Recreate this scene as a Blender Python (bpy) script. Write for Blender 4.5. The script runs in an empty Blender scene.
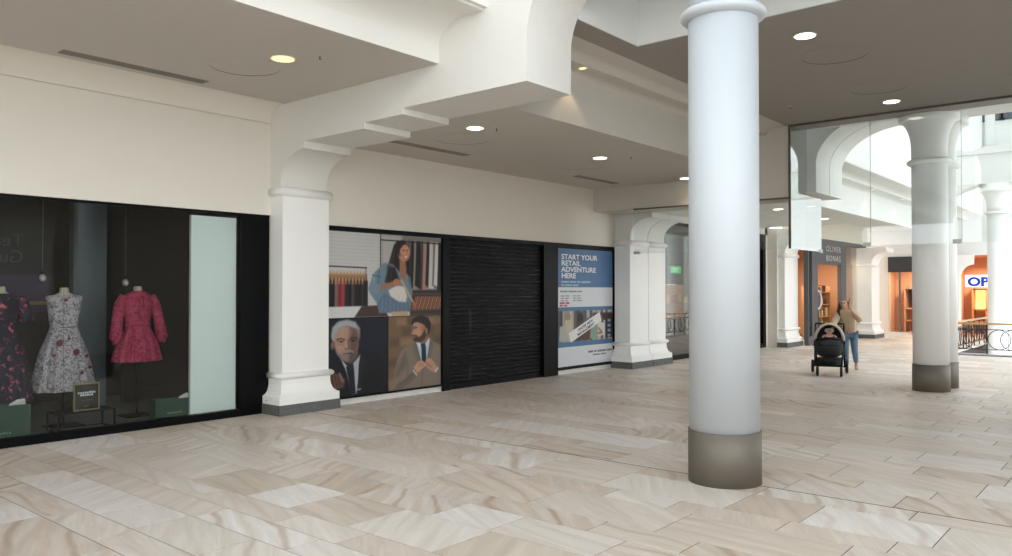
import bpy, math, random
import numpy as np
from mathutils import Vector, Matrix

scene = bpy.context.scene
COL = scene.collection
random.seed(7)

# ------------------------------------------------------------------ camera
FPX, CAMH = 788.0, 1.75
TH = math.atan((1170 - 506) / FPX)
PI_ = math.atan(12 / FPX)
FW = Vector((-math.sin(TH) * math.cos(PI_), math.cos(TH) * math.cos(PI_), math.sin(PI_)))
RT = Vector((math.cos(TH), math.sin(TH), 0))
UP = RT.cross(FW)
cd = bpy.data.cameras.new('camera')
cam = bpy.data.objects.new('camera', cd)
COL.objects.link(cam)
cd.sensor_width = 36.0
cd.lens = FPX / 1012 * 36
cd.clip_start, cd.clip_end = 0.05, 300
cam.matrix_world = Matrix(((RT.x, UP.x, -FW.x, 0), (RT.y, UP.y, -FW.y, 0), (RT.z, UP.z, -FW.z, CAMH), (0, 0, 0, 1)))
scene.camera = cam

# ------------------------------------------------------------------ sky, exposure
w = bpy.data.worlds.new('overcast')
scene.world = w
w.use_nodes = True
bg = w.node_tree.nodes['Background']
bg.inputs[0].default_value = (0.90, 0.955, 1.0, 1)
bg.inputs[1].default_value = 2.7
vs = scene.view_settings
vs.view_transform = 'Standard'
vs.look = 'None'
vs.gamma = 1
vs.use_curve_mapping = False
vs.exposure = 0.5


# ------------------------------------------------------------------ materials
def lin(c):
    return tuple(((x / 255) / 12.92 if x / 255 <= 0.04045 else ((x / 255 + 0.055) / 1.055) ** 2.4) for x in c)


def srgb(*c):
    return lin(c) + (1,)


MATS = {}


def mat(name, col, rough=0.5, metal=0.0, spec=0.5, var=0.04, scale=6.0, bump=0.0, emit=None, estr=0.0):
    if name in MATS:
        return MATS[name]
    m = bpy.data.materials.new(name)
    m.use_nodes = True
    nt = m.node_tree
    b = nt.nodes['Principled BSDF']
    b.inputs['Roughness'].default_value = rough
    b.inputs['Metallic'].default_value = metal
    b.inputs['Specular IOR Level'].default_value = spec
    base = srgb(*col)
    tc = nt.nodes.new('ShaderNodeTexCoord')
    nz = nt.nodes.new('ShaderNodeTexNoise')
    nz.inputs['Scale'].default_value = scale
    nz.inputs['Detail'].default_value = 5
    nt.links.new(tc.outputs['Object'], nz.inputs['Vector'])
    mx = nt.nodes.new('ShaderNodeMix')
    mx.data_type = 'RGBA'
    mx.inputs[6].default_value = tuple(x * (1 - var) for x in base[:3]) + (1,)
    mx.inputs[7].default_value = tuple(min(1, x * (1 + var)) for x in base[:3]) + (1,)
    nt.links.new(nz.outputs['Fac'], mx.inputs[0])
    nt.links.new(mx.outputs[2], b.inputs['Base Color'])
    if bump:
        bp = nt.nodes.new('ShaderNodeBump')
        bp.inputs['Strength'].default_value = bump
        bp.inputs['Distance'].default_value = 0.01
        n2 = nt.nodes.new('ShaderNodeTexNoise')
        n2.inputs['Scale'].default_value = scale * 8
        nt.links.new(tc.outputs['Object'], n2.inputs['Vector'])
        nt.links.new(n2.outputs['Fac'], bp.inputs['Height'])
        nt.links.new(bp.outputs['Normal'], b.inputs['Normal'])
    if emit:
        b.inputs['Emission Color'].default_value = srgb(*emit)
        b.inputs['Emission Strength'].default_value = estr
    MATS[name] = m
    return m


def ramp_mat(name, stops, tex='NOISE', scale=10, rough=0.7, detail=4, distort=0.0, spec=0.3, coord='Object', stretch=(1, 1, 1)):
    """procedural pattern: a texture run through a colour ramp"""
    m = bpy.data.materials.new(name)
    m.use_nodes = True
    nt = m.node_tree
    b = nt.nodes['Principled BSDF']
    b.inputs['Roughness'].default_value = rough
    b.inputs['Specular IOR Level'].default_value = spec
    tc = nt.nodes.new('ShaderNodeTexCoord')
    mp = nt.nodes.new('ShaderNodeMapping')
    mp.inputs['Scale'].default_value = stretch
    nt.links.new(tc.outputs[coord], mp.inputs['Vector'])
    if tex == 'VORONOI':
        t = nt.nodes.new('ShaderNodeTexVoronoi')
        out = t.outputs['Distance']
    else:
        t = nt.nodes.new('ShaderNodeTexNoise')
        t.inputs['Detail'].default_value = detail
        t.inputs['Distortion'].default_value = distort
        out = t.outputs['Fac']
    t.inputs['Scale'].default_value = scale
    nt.links.new(mp.outputs['Vector'], t.inputs['Vector'])
    r = nt.nodes.new('ShaderNodeValToRGB')
    e = r.color_ramp.elements
    while len(e) < len(stops):
        e.new(0.5)
    for q, (p, c) in zip(e, stops):
        q.position = p
        q.color = srgb(*c)
    nt.links.new(out, r.inputs['Fac'])
    nt.links.new(r.outputs['Color'], b.inputs['Base Color'])
    MATS[name] = m
    return m


def glass_mat(name, tint=(0.95, 0.98, 0.97), ior=1.5, base=0.0, gain=1.0):
    m = bpy.data.materials.new(name)
    m.use_nodes = True
    nt = m.node_tree
    nt.nodes.remove(nt.nodes['Principled BSDF'])
    out = nt.nodes['Material Output']
    tr = nt.nodes.new('ShaderNodeBsdfTransparent')
    tr.inputs[0].default_value = tint + (1,)
    gl = nt.nodes.new('ShaderNodeBsdfGlossy')
    gl.inputs['Roughness'].default_value = 0.0
    fr = nt.nodes.new('ShaderNodeFresnel')
    fr.inputs[0].default_value = ior
    ma = nt.nodes.new('ShaderNodeMath')
    ma.operation = 'MULTIPLY_ADD'
    ma.use_clamp = True
    ma.inputs[1].default_value = gain
    ma.inputs[2].default_value = base
    nt.links.new(fr.outputs[0], ma.inputs[0])
    mx = nt.nodes.new('ShaderNodeMixShader')
    nt.links.new(ma.outputs[0], mx.inputs[0])
    nt.links.new(tr.outputs[0], mx.inputs[1])
    nt.links.new(gl.outputs[0], mx.inputs[2])
    nt.links.new(mx.outputs[0], out.inputs[0])
    MATS[name] = m
    return m


def attr_mat(name, rough=0.45, spec=0.3):
    m = bpy.data.materials.new(name)
    m.use_nodes = True
    nt = m.node_tree
    b = nt.nodes['Principled BSDF']
    b.inputs['Roughness'].default_value = rough
    b.inputs['Specular IOR Level'].default_value = spec
    a = nt.nodes.new('ShaderNodeAttribute')
    a.attribute_name = 'print_colour'
    nt.links.new(a.outputs['Color'], b.inputs['Base Color'])
    MATS[name] = m
    return m


def tile_material():
    m = bpy.data.materials.new('sandstone_tile')
    m.use_nodes = True
    nt = m.node_tree
    N, L = nt.nodes.new, nt.links.new
    b = nt.nodes['Principled BSDF']
    b.inputs['Roughness'].default_value = 0.42
    b.inputs['Specular IOR Level'].default_value = 0.45
    at = N('ShaderNodeAttribute')
    at.attribute_name = 'tile_seed'
    sp = N('ShaderNodeSeparateXYZ')
    L(at.outputs['Vector'], sp.inputs[0])
    geo = N('ShaderNodeNewGeometry')
    off = N('ShaderNodeVectorMath')
    off.operation = 'MULTIPLY_ADD'
    L(at.outputs['Vector'], off.inputs[0])
    off.inputs[1].default_value = (37, 41, 29)
    L(geo.outputs['Position'], off.inputs[2])
    # rotate the vein direction of each tile
    vr = N('ShaderNodeVectorRotate')
    vr.rotation_type = 'Z_AXIS'
    L(off.outputs[0], vr.inputs['Vector'])
    ang = N('ShaderNodeMath')
    ang.operation = 'MULTIPLY'
    ang.inputs[1].default_value = 1.2
    L(sp.outputs['Y'], ang.inputs[0])
    L(ang.outputs[0], vr.inputs['Angle'])
    base = N('ShaderNodeValToRGB')
    e = base.color_ramp.elements
    cols = [(0.0, (196, 181, 165)), (0.2, (216, 208, 200)), (0.45, (206, 195, 184)), (0.62, (223, 218, 214)), (0.8, (199, 186, 172)), (1.0, (212, 201, 190))]
    while len(e) < len(cols):
        e.new(0.5)
    for q, (p, c) in zip(e, cols):
        q.position = p
        q.color = srgb(*c)
    L(sp.outputs['X'], base.inputs['Fac'])
    mp = N('ShaderNodeMapping')
    mp.inputs['Scale'].default_value = (0.42, 4.2, 1)
    L(vr.outputs[0], mp.inputs['Vector'])
    n1 = N('ShaderNodeTexNoise')
    n1.inputs['Scale'].default_value = 2.6
    n1.inputs['Detail'].default_value = 7
    n1.inputs['Roughness'].default_value = 0.62
    n1.inputs['Distortion'].default_value = 0.6
    L(mp.outputs[0], n1.inputs['Vector'])
    r1 = N('ShaderNodeValToRGB')
    r1.color_ramp.elements[0].position = 0.3
    r1.color_ramp.elements[0].color = (0.84, 0.82, 0.79, 1)
    r1.color_ramp.elements[1].position = 0.68
    r1.color_ramp.elements[1].color = (1.08, 1.07, 1.07, 1)
    L(n1.outputs['Fac'], r1.inputs['Fac'])
    mul = N('ShaderNodeMix')
    mul.data_type = 'RGBA'
    mul.blend_type = 'MULTIPLY'
    mul.inputs[0].default_value = 1
    L(base.outputs['Color'], mul.inputs[6])
    L(r1.outputs['Color'], mul.inputs[7])
    # contour bands
    wv = N('ShaderNodeTexWave')
    wv.wave_type = 'BANDS'
    wv.bands_direction = 'Y'
    wv.inputs['Scale'].default_value = 0.8
    wv.inputs['Distortion'].default_value = 9.0
    wv.inputs['Detail'].default_value = 2.5
    wv.inputs['Detail Scale'].default_value = 0.7
    L(vr.outputs[0], wv.inputs['Vector'])
    r2 = N('ShaderNodeValToRGB')
    e = r2.color_ramp.elements
    e[0].position = 0.0
    e[0].color = (0.66, 0.56, 0.48, 1)
    e[1].position = 0.09
    e[1].color = (0.96, 0.94, 0.9, 1)
    q = e.new(0.7)
    q.color = (1, 1, 1, 1)
    q = e.new(0.95)
    q.color = (0.88, 0.82, 0.75, 1)
    L(wv.outputs['Fac'], r2.inputs['Fac'])
    st = N('ShaderNodeMapRange')
    st.inputs['From Min'].default_value = 0.55
    st.inputs['From Max'].default_value = 1.0
    st.inputs['To Max'].default_value = 0.95
    L(sp.outputs['Z'], st.inputs['Value'])
    mul2 = N('ShaderNodeMix')
    mul2.data_type = 'RGBA'
    mul2.blend_type = 'MULTIPLY'
    L(st.outputs[0], mul2.inputs[0])
    L(mul.outputs[2], mul2.inputs[6])
    L(r2.outputs['Color'], mul2.inputs[7])
    L(mul2.outputs[2], b.inputs['Base Color'])
    n3 = N('ShaderNodeTexNoise')
    n3.inputs['Scale'].default_value = 9
    n3.inputs['Detail'].default_value = 6
    L(off.outputs[0], n3.inputs['Vector'])
    rr = N('ShaderNodeMapRange')
    rr.inputs['To Min'].default_value = 0.34
    rr.inputs['To Max'].default_value = 0.52
    L(n3.outputs['Fac'], rr.inputs['Value'])
    L(rr.outputs[0], b.inputs['Roughness'])
    MATS['sandstone_tile'] = m
    return m


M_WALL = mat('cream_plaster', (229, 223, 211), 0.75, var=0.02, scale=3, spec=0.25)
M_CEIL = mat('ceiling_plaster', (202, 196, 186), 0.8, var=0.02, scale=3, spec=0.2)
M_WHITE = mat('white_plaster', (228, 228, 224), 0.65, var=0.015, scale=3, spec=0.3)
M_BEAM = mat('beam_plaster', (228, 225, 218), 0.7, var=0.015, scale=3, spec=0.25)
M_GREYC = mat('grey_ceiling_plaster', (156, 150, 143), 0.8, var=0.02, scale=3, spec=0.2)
M_COLUMN = mat('column_paint_light_offset', (202, 207, 211), 0.5, var=0.012, scale=4, spec=0.35)  # same paint as the far columns, darkened to offset strong light here
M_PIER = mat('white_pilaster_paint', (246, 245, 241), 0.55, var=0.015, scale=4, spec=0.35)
M_STEEL = mat('brushed_steel', (122, 115, 105), 0.62, metal=0.5, var=0.08, scale=9)
M_GRANITE = ramp_mat('grey_granite', [(0.3, (66, 68, 67)), (0.55, (104, 106, 104)), (0.75, (140, 141, 138))], scale=90, rough=0.5, detail=6)
M_BLACK = mat('black_metal', (7, 8, 10), 0.4, var=0.1, spec=0.12)
M_BLACKM = mat('black_matt', (12, 13, 15), 0.6, var=0.1, spec=0.25)
M_DARKWALL = mat('dark_shop_wall', (34, 34, 33), 0.8, var=0.08)
M_DARKER = mat('black_shop_wall', (20, 21, 22), 0.8, var=0.08)
M_GROUT = mat('dark_grout', (66, 58, 52), 0.9, var=0.1)
M_TILE = tile_material()
M_GLASS = glass_mat('shop_glass', (0.93, 0.95, 0.94), 1.5, 0.0, 0.75)
M_SCREEN = glass_mat('screen_glass', (0.955, 0.975, 0.968), 1.5, 0.015, 0.9)
M_MIRROR = glass_mat('mirror_glass', (0.35, 0.42, 0.40), 1.5, 0.72, 1.0)
M_PRINT = attr_mat('photo_print', 0.5)
M_OFFWHITE = mat('white_skirting_tile', (222, 220, 214), 0.4, var=0.03)


# ------------------------------------------------------------------ mesh helpers
def origin_of(o):
    p = Vector((0, 0, 0))
    while o is not None:
        p += o.location
        o = o.parent
    return p


class MB:
    def __init__(self):
        self.v, self.f, self.s = [], [], []

    def add(self, vs_, fs_, smooth=False):
        k = len(self.v)
        self.v += [tuple(p) for p in vs_]
        self.f += [tuple(i + k for i in q) for q in fs_]
        self.s += [smooth] * len(fs_)
        return self

    def box(self, x0, x1, y0, y1, z0, z1):
        v = [(x, y, z) for z in (z0, z1) for y in (y0, y1) for x in (x0, x1)]
        return self.add(v, [(0, 2, 3, 1), (4, 5, 7, 6), (0, 1, 5, 4), (2, 6, 7, 3), (0, 4, 6, 2), (1, 3, 7, 5)])

    def bar(self, a, b, wd, ht=None, up=(0, 0, 1)):
        a, b = Vector(a), Vector(b)
        ht = ht or wd
        d = (b - a).normalized()
        u = Vector(up)
        if abs(d.dot(u)) > 0.95:
            u = Vector((0, 1, 0))
        s = d.cross(u).normalized()
        t = s.cross(d)
        v = []
        for p in (a, b):
            for i, j in ((-1, -1), (1, -1), (1, 1), (-1, 1)):
                v.append(p + s * (i * wd / 2) + t * (j * ht / 2))
        return self.add(v, [(3, 2, 1, 0), (4, 5, 6, 7), (0, 1, 5, 4), (1, 2, 6, 5), (2, 3, 7, 6), (3, 0, 4, 7)])

    def tube(self, pts, r, n=8, closed=False):
        pts = [Vector(p) for p in pts]
        m = len(pts)
        rs = r if isinstance(r, (list, tuple)) else [r] * m
        v, f = [], []
        ref = None
        for i, p in enumerate(pts):
            if closed:
                d = (pts[(i + 1) % m] - pts[i - 1]).normalized()
            else:
                d = (pts[min(i + 1, m - 1)] - pts[max(i - 1, 0)]).normalized()
            if ref is None:
                ref = Vector((0, 0, 1)) if abs(d.z) < 0.9 else Vector((1, 0, 0))
            a = d.cross(ref).normalized()
            bb = a.cross(d).normalized()
            ref = bb
            for k in range(n):
                t = 2 * math.pi * k / n
                v.append(p + (a * math.cos(t) + bb * math.sin(t)) * rs[i])
        for i in range(m if closed else m - 1):
            j = (i + 1) % m
            for k in range(n):
                f.append((i * n + k, i * n + (k + 1) % n, j * n + (k + 1) % n, j * n + k))
        if not closed:
            f.append(tuple(range(n))[::-1])
            f.append(tuple(range((m - 1) * n, m * n)))
        return self.add(v, f, True)

    def lathe(self, prof, c=(0, 0, 0), n=32, ymax=None, ymin=None, cap=True):
        """prof: (r, z) from bottom to top"""
        v, f = [], []
        for r, z in prof:
            for k in range(n):
                t = 2 * math.pi * k / n
                y = c[1] + r * math.sin(t)
                if ymax is not None:
                    y = min(y, ymax)
                if ymin is not None:
                    y = max(y, ymin)
                v.append((c[0] + r * math.cos(t), y, c[2] + z))
        for i in range(len(prof) - 1):
            for k in range(n):
                f.append((i * n + k, i * n + (k + 1) % n, (i + 1) * n + (k + 1) % n, (i + 1) * n + k))
        self.add(v, f, True)
        if cap:
            m = len(self.v) - len(v)
            self.f += [tuple(range(m, m + n))[::-1], tuple(range(m + (len(prof) - 1) * n, m + len(prof) * n))]
            self.s += [False, False]
        return self

    def loft(self, rings, cap=True, smooth=True):
        n = len(rings[0])
        v = [p for r in rings for p in r]
        f = []
        for i in range(len(rings) - 1):
            for k in range(n):
                f.append((i * n + k, i * n + (k + 1) % n, (i + 1) * n + (k + 1) % n, (i + 1) * n + k))
        self.add(v, f, smooth)
        if cap:
            m = len(self.v) - len(v)
            self.f += [tuple(range(m, m + n))[::-1], tuple(range(m + (len(rings) - 1) * n, m + len(rings) * n))]
            self.s += [False, False]
        return self

    def prism(self, prof, a0, a1, axis='y'):
        """profile in (x,z) extruded along y, (y,z) along x, (x,y) along z"""
        n = len(prof)

        def mk(p, a):
            return (p[0], a, p[1]) if axis == 'y' else ((a, p[0], p[1]) if axis == 'x' else (p[0], p[1], a))
        v = [mk(p, a0) for p in prof] + [mk(p, a1) for p in prof]
        f = [tuple(range(n)), tuple(range(2 * n - 1, n - 1, -1))]
        f += [(i, i + n, (i + 1) % n + n, (i + 1) % n) for i in range(n)]
        return self.add(v, f)

    def build(self, name, m, parent=None, local=False, kind=None, bevel=0.0):
        me = bpy.data.meshes.new(name)
        org = Vector((0, 0, 0))
        if parent is not None and not local:
            org = origin_of(parent)
        loc = Vector((0, 0, 0))
        if parent is None:
            a = np.array(self.v)
            loc = Vector(((a[:, 0].min() + a[:, 0].max()) / 2, (a[:, 1].min() + a[:, 1].max()) / 2, a[:, 2].min()))
            org = loc
        me.from_pydata([(p[0] - org[0], p[1] - org[1], p[2] - org[2]) for p in self.v], [], self.f)
        me.polygons.foreach_set('use_smooth', self.s)
        me.update()
        import bmesh
        bm = bmesh.new()
        bm.from_mesh(me)
        bmesh.ops.recalc_face_normals(bm, faces=bm.faces)
        bm.to_mesh(me)
        bm.free()
        o = bpy.data.objects.new(name, me)
        COL.objects.link(o)
        o.location = loc
        me.materials.append(m)
        if parent is not None:
            o.parent = parent
        if kind:
            o['kind'] = kind
        if bevel:
            md = o.modifiers.new('bevel', 'BEVEL')
            md.width = bevel
            md.segments = 2
            md.limit_method = 'ANGLE'
        return o


def thing(name, label, cat, loc=(0, 0, 0), rotz=0, group=None, kind=None):
    o = bpy.data.objects.new(name, None)
    COL.objects.link(o)
    o.location = loc
    o.rotation_euler = (0, 0, rotz)
    o.empty_display_size = 0.1
    if kind:
        o['kind'] = kind
    if label:
        o['label'] = label
    if cat:
        o['category'] = cat
    if group:
        o['group'] = group
    return o


def tag(o, label, cat, group=None):
    o['label'] = label
    o['category'] = cat
    if group:
        o['group'] = group
    return o


def struct(name, mb, m, label=None, parent=None):
    o = mb.build(name, m, parent)
    if parent is None:
        o['kind'] = 'structure'
        if label:
            o['label'] = label
    return o


def box(*a):
    return MB().box(*a)


def text_mesh(name, body, size, m, parent, loc, rot, extrude=0.002, space=1.0, line=1.0, align='LEFT', sx=1.0, bold=0.0):
    cu = bpy.data.curves.new(name, 'FONT')
    cu.body = body
    cu.size = size
    cu.extrude = extrude
    cu.offset = bold
    cu.space_character = space
    cu.space_line = line
    cu.align_x = align
    cu.resolution_u = 3
    t = bpy.data.objects.new(name, cu)
    COL.objects.link(t)
    bpy.context.view_layer.update()
    me = bpy.data.meshes.new_from_object(t.evaluated_get(bpy.context.evaluated_depsgraph_get()))
    bpy.data.objects.remove(t)
    mt = Matrix.Translation(Vector(loc) - (origin_of(parent) if parent else Vector((0, 0, 0)))) @ rot @ Matrix.Diagonal((sx, 1, 1, 1))
    me.transform(mt)
    me.materials.clear()
    me.materials.append(m)
    o = bpy.data.objects.new(name, me)
    COL.objects.link(o)
    if parent:
        o.parent = parent
    return o


# text on a wall whose face looks to +x (reads along +y)
ROT_X = Matrix(((0, 0, 1, 0), (1, 0, 0, 0), (0, 1, 0, 0), (0, 0, 0, 1)))
# text on a wall whose face looks to -y (reads along +x)
ROT_Y = Matrix.Rotation(math.pi / 2, 4, 'X')


def arc(cx, cz, a, b, t0, t1, n=12):
    return [(cx + a * math.cos(t0 + (t1 - t0) * i / n), cz + b * math.sin(t0 + (t1 - t0) * i / n)) for i in range(n + 1)]


HP = math.pi / 2

# ================================================================== SETTING
ZN = 4.37      # near ceiling
ZL = 3.95      # low ceiling beyond the first beam
ZM = 4.78      # grey ceiling on the right
YG = 14.4      # hanging glass screen
TOP = 11.0      # top of the light wells

# ---- floor slab, tiles
slab = MB()
slab.box(-13.2, 6, -6, 24.62, -0.4, -0.003)
slab.box(-13.2, -4.55, 24.62, 36, -0.4, -0.003)
floor = struct('floor', slab, M_GROUT)
floor['label'] = 'floor of beige veined sandstone tiles in rows of mixed width'


def make_tiles():
    rows = []
    rng = random.Random(11)
    widths = [0.30, 0.45, 0.60, 0.45, 0.60, 0.30, 0.60]

    def fill(y, stop, sgn):
        last = None
        while (y < stop if sgn > 0 else y > stop):
            wd = rng.choice([q for q in widths if q != last or rng.random() < .35])
            last = wd
            rows.append((min(y, y + sgn * wd), max(y, y + sgn * wd)))
            y += sgn * wd
    fill(6.89, 33.0, 1)
    fill(6.87, -5.9, -1)
    tiles = []
    for y0, y1 in rows:
        x = -9.95 + rng.uniform(-0.6, 0)
        xe = 5.9 if y1 < 24.6 else -4.58
        while x < xe:
            ln = rng.choice([0.6, 0.75, 0.9, 0.9, 1.2, 1.2])
            x1 = min(x + ln, xe)
            if x1 - x > 0.05:
                tiles.append((max(x, -10.0), x1, y0, y1, (rng.random(), rng.random(), rng.random())))
            x += ln

    def score(t):
        c = Vector(((t[0] + t[1]) / 2, (t[2] + t[3]) / 2, 0)) - Vector((0, 0, CAMH))
        d = c.dot(FW)
        if d < 0.5:
            return 0
        u, v = 506 + FPX * c.dot(RT) / d, 278 - FPX * c.dot(UP) / d
        if not (-60 < u < 1072 and v < 600):
            return 0
        return (t[1] - t[0]) * (t[3] - t[2]) / d ** 3
    tiles.sort(key=score, reverse=True)
    J = 0.004

    def geom(t, mb):
        x0, x1, y0, y1, _ = t
        x0 += J
        x1 -= J
        y0 += J
        y1 -= J
        b = 0.0006
        v = [(x0, y0, -.012), (x1, y0, -.012), (x1, y1, -.012), (x0, y1, -.012), (x0, y0, -b), (x1, y0, -b), (x1, y1, -b), (x0, y1, -b),
             (x0 + b, y0 + b, 0), (x1 - b, y0 + b, 0), (x1 - b, y1 - b, 0), (x0 + b, y1 - b, 0)]
        f = [(8, 9, 10, 11)] + [(i, (i + 1) % 4, (i + 1) % 4 + 4, i + 4) for i in range(4)] + [(i + 4, (i + 1) % 4 + 4, (i + 1) % 4 + 8, i + 8) for i in range(4)]
        mb.add(v, f)

    def finish(o, seeds):
        at = o.data.attributes.new('tile_seed', 'FLOAT_VECTOR', 'FACE')
        at.data.foreach_set('vector', np.array(seeds, dtype=np.float32).ravel())
    for t in tiles[:300]:
        mb = MB()
        geom(t, mb)
        o = mb.build('tile', M_TILE, floor)
        finish(o, [t[4]] * 9)
    mb = MB()
    for t in tiles[300:]:
        geom(t, mb)
    o = mb.build('tile_field', M_TILE, floor, kind='stuff')
    finish(o, [t[4] for t in tiles[300:] for _ in range(9)])


make_tiles()
# pale stone kerb along the stairwell edge, lower storey floor
struct('trim_1', MB().box(-4.72, 6, 24.42, 24.62, 0.001, 0.03).box(-4.72, -4.55, 24.62, 36, 0.001, 0.03), mat('pale_kerb', (214, 213, 208), 0.5))
struct('floor_lower', box(-8, 8, 24, 36, -5.2, -5.0), mat('lower_floor', (200, 196, 190), 0.5))
struct('wall_stairwell', MB().box(-4.7, -4.57, 24.62, 36, -5, -0.42).box(-4.7, 6, 35.9, 36, -5, -0.42).box(5.9, 6, 24.6, 36, -5, -0.42), M_WHITE)

# ---- near bay
struct('wall_left', MB().box(-10.1, -9.85, -6, 6.5, 2.82, 4.125).box(-10.1, -9.85, -6, 6.5, 4.137, 4.5).box(-10.1, -9.87, -6, 6.5, 4.12, 4.14).box(-10.1, -9.85, 6.45, 7.3, 0, 4.4), M_WALL)
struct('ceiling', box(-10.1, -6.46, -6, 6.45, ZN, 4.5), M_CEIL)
q = [(-9.85, 4.14)] + [(-9.85 + 0.34 * (1 - math.cos(t)), 4.14 + 0.229 * math.sin(t)) for t in [HP * i / 24 for i in range(1, 25)]] + [(-9.85, 4.369)]
struct('trim_6', MB().prism(q, -6, 6.45), M_WALL)
prof = [(-6.4599, ZN), (-6.45, ZN), (-6.45, 4.58)] + [(-6.45 + 0.45 * (1 - math.cos(t)), 4.58 + 0.25 * math.sin(t)) for t in [HP * i / 24 for i in range(1, 25)]] + \
       [(-5.76, 4.83), (-5.76, 4.855), (-5.70, 4.855), (-5.70, TOP), (-6.4599, TOP)]
struct('ceiling_cove_near', MB().prism(prof, -6, 6.45), M_BEAM)


def beam_profile(zoff, xend, zend, xp, top, spring, rise, half, xflat):
    """underside of a cross beam from the wall to its column, with steps and a half arch"""
    p = [(-9.9, 3.21 + zoff), (xp, 3.21 + zoff), (xp, 3.30 + zoff)]
    p += [(xp + 0.55 * (1 - math.cos(t)), 3.30 + zoff + 0.395 * math.sin(t)) for t in [HP * i / 24 for i in range(1, 25)]]
    p += [(-9.05 + (xp + 9.6), 3.795 + zoff), (-7.79, 3.795 + zoff), (-7.79, 3.875 + zoff), (-7.07, 3.875 + zoff), (-7.07, zend), (xend, zend), (xend, spring)]
    p += [(xend + half * (1 - math.cos(t)), spring + rise * math.sin(t)) for t in [HP * i / 40 for i in range(1, 41)]]
    p += [(xflat, spring + rise), (xflat, top), (-9.9, top)]
    return p


o = struct('ceiling_beam', MB().prism(beam_profile(0, -5.15, 3.951, -9.6, TOP, 4.43, 0.95, 1.2, 5.9), 6.45, 7.25), M_BEAM)
o['label'] = 'stepped white cross beam and half arch over the first pilaster'

# ---- far bay
struct('wall_far_bay', MB().box(-10.1, -9.65, 7.25, 15.4, 2.72, 4.1).box(-10.1, -9.72, 7.25, 15.4, 0, 2.72), M_WALL)
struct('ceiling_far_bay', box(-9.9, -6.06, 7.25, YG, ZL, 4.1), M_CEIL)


def cove(z0, x0, top, xt):
    q = [(x0 - 0.0099, z0), (x0, z0), (x0, z0 + 0.63)]
    q += [(x0 + 0.11 * (1 - math.cos(t)), z0 + 0.63 + 0.07 * math.sin(t)) for t in [HP * i / 5 for i in range(1, 6)]]
    q += [(x0 + 0.30, z0 + 0.70), (x0 + 0.30, z0 + 0.72)]
    q += [(x0 + 0.30 + 0.14 * (1 - math.cos(t)), z0 + 0.72 + 0.09 * math.sin(t)) for t in [HP * i / 5 for i in range(1, 6)]]
    q += [(xt, z0 + 0.83), (xt, top), (x0 - 0.0099, top)]
    return q


struct('ceiling_cove_far', MB().prism(cove(ZL, -6.05, ZM + 0.2, -5.40), 7.25, YG), M_CEIL)
mid = MB()
mid.box(-5.5, -5.045, 7.25, 8.53, ZM, ZM + 0.2)
mid.box(-5.5, 6, 8.53, 15.0, ZM, ZM + 0.2)
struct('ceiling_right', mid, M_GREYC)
well = MB()
well.box(-5.2, -5.03, 7.25, 8.50, ZM + 0.0005, TOP)
well.box(-5.2, 6, 8.50, 8.7, ZM + 0.0005, TOP)
struct('wall_light_well', well, M_WHITE)

# ---- second cross beam with glass screen
struct('ceiling_bulkhead', box(-9.9, -5.335, YG + 0.03, 15.3, 3.46, 5.6), M_CEIL)
for y0, y1 in ((15.3, 16.06), (16.085, 16.85)):
    o = struct('ceiling_beam', MB().prism(beam_profile(-0.34, -5.15, 3.62, -9.25, TOP, 4.15, 0.84, 1.2, 5.9), y0, y1), M_WHITE)
    o['label'] = 'white cross beam with half arch behind the glass screen'
struct('wall_light_well_near', box(-5.15, 6, 15.0, 15.15, ZM + 0.001, TOP), M_WHITE)

# ---- third bay: lower ceiling, cove and upper walls round the second light well
struct('ceiling_third_bay', MB().box(-9.9, -6.06, 16.85, 23.5, 3.65, 3.8).box(-9.9, -6.06, 23.5, 34, 4.08, 4.3), M_WHITE)
struct('ceiling_cove_third', MB().prism(cove(3.65, -6.05, 4.52, -5.262), 16.85, 33.6), M_WHITE)
struct('wall_upper_left', box(-5.6, -5.25, 16.85, 36, 4.5, TOP), M_WHITE)
endw = MB()
endw.box(-9.9, 6, 33.6, 33.8, 3.05, 4.5)
endw.box(-5.25, 6, 33.6, 33.8, 4.5, TOP - 1.3)
endw.box(-5.25, 6, 33.25, 33.6, 6.85, 7.0)
struct('wall_end', endw, M_WHITE)
# raised panels on the upper end wall
panels = [(-5.9 + 0.9 + 1.75 * i) for i in range(6)]
for x in panels:
    struct('trim_2', box(x - 0.16, x + 0.16, 33.52, 33.6, 7.05, 8.3), M_WHITE)
# unseen walls right and behind, openings shaped to let side light in
sh_ = MB()
sh_.box(6, 6.2, 6.4, 16.85, 0, TOP)
sh_.box(6, 6.2, -6, 6.4, 0, 2.2)
sh_.box(6, 6.2, 16.85, 36, 0, 1.0)
struct('wall_right', sh_, M_WALL)
struct('wall_back', MB().box(-10, 6, -6.2, -6, 0, 3.6), M_WALL)
for xx in (-6.4, -2, 2, 5.8):
    struct('trim_5', box(xx, xx + .2, -6.18, -6.02, 3.6, TOP), M_WHITE)
for yy in (-5.9, -2.4, 1.2, 4.8):
    struct('trim_5', box(6.02, 6.18, yy, yy + .2, 2.2, TOP), M_WHITE)
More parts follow.
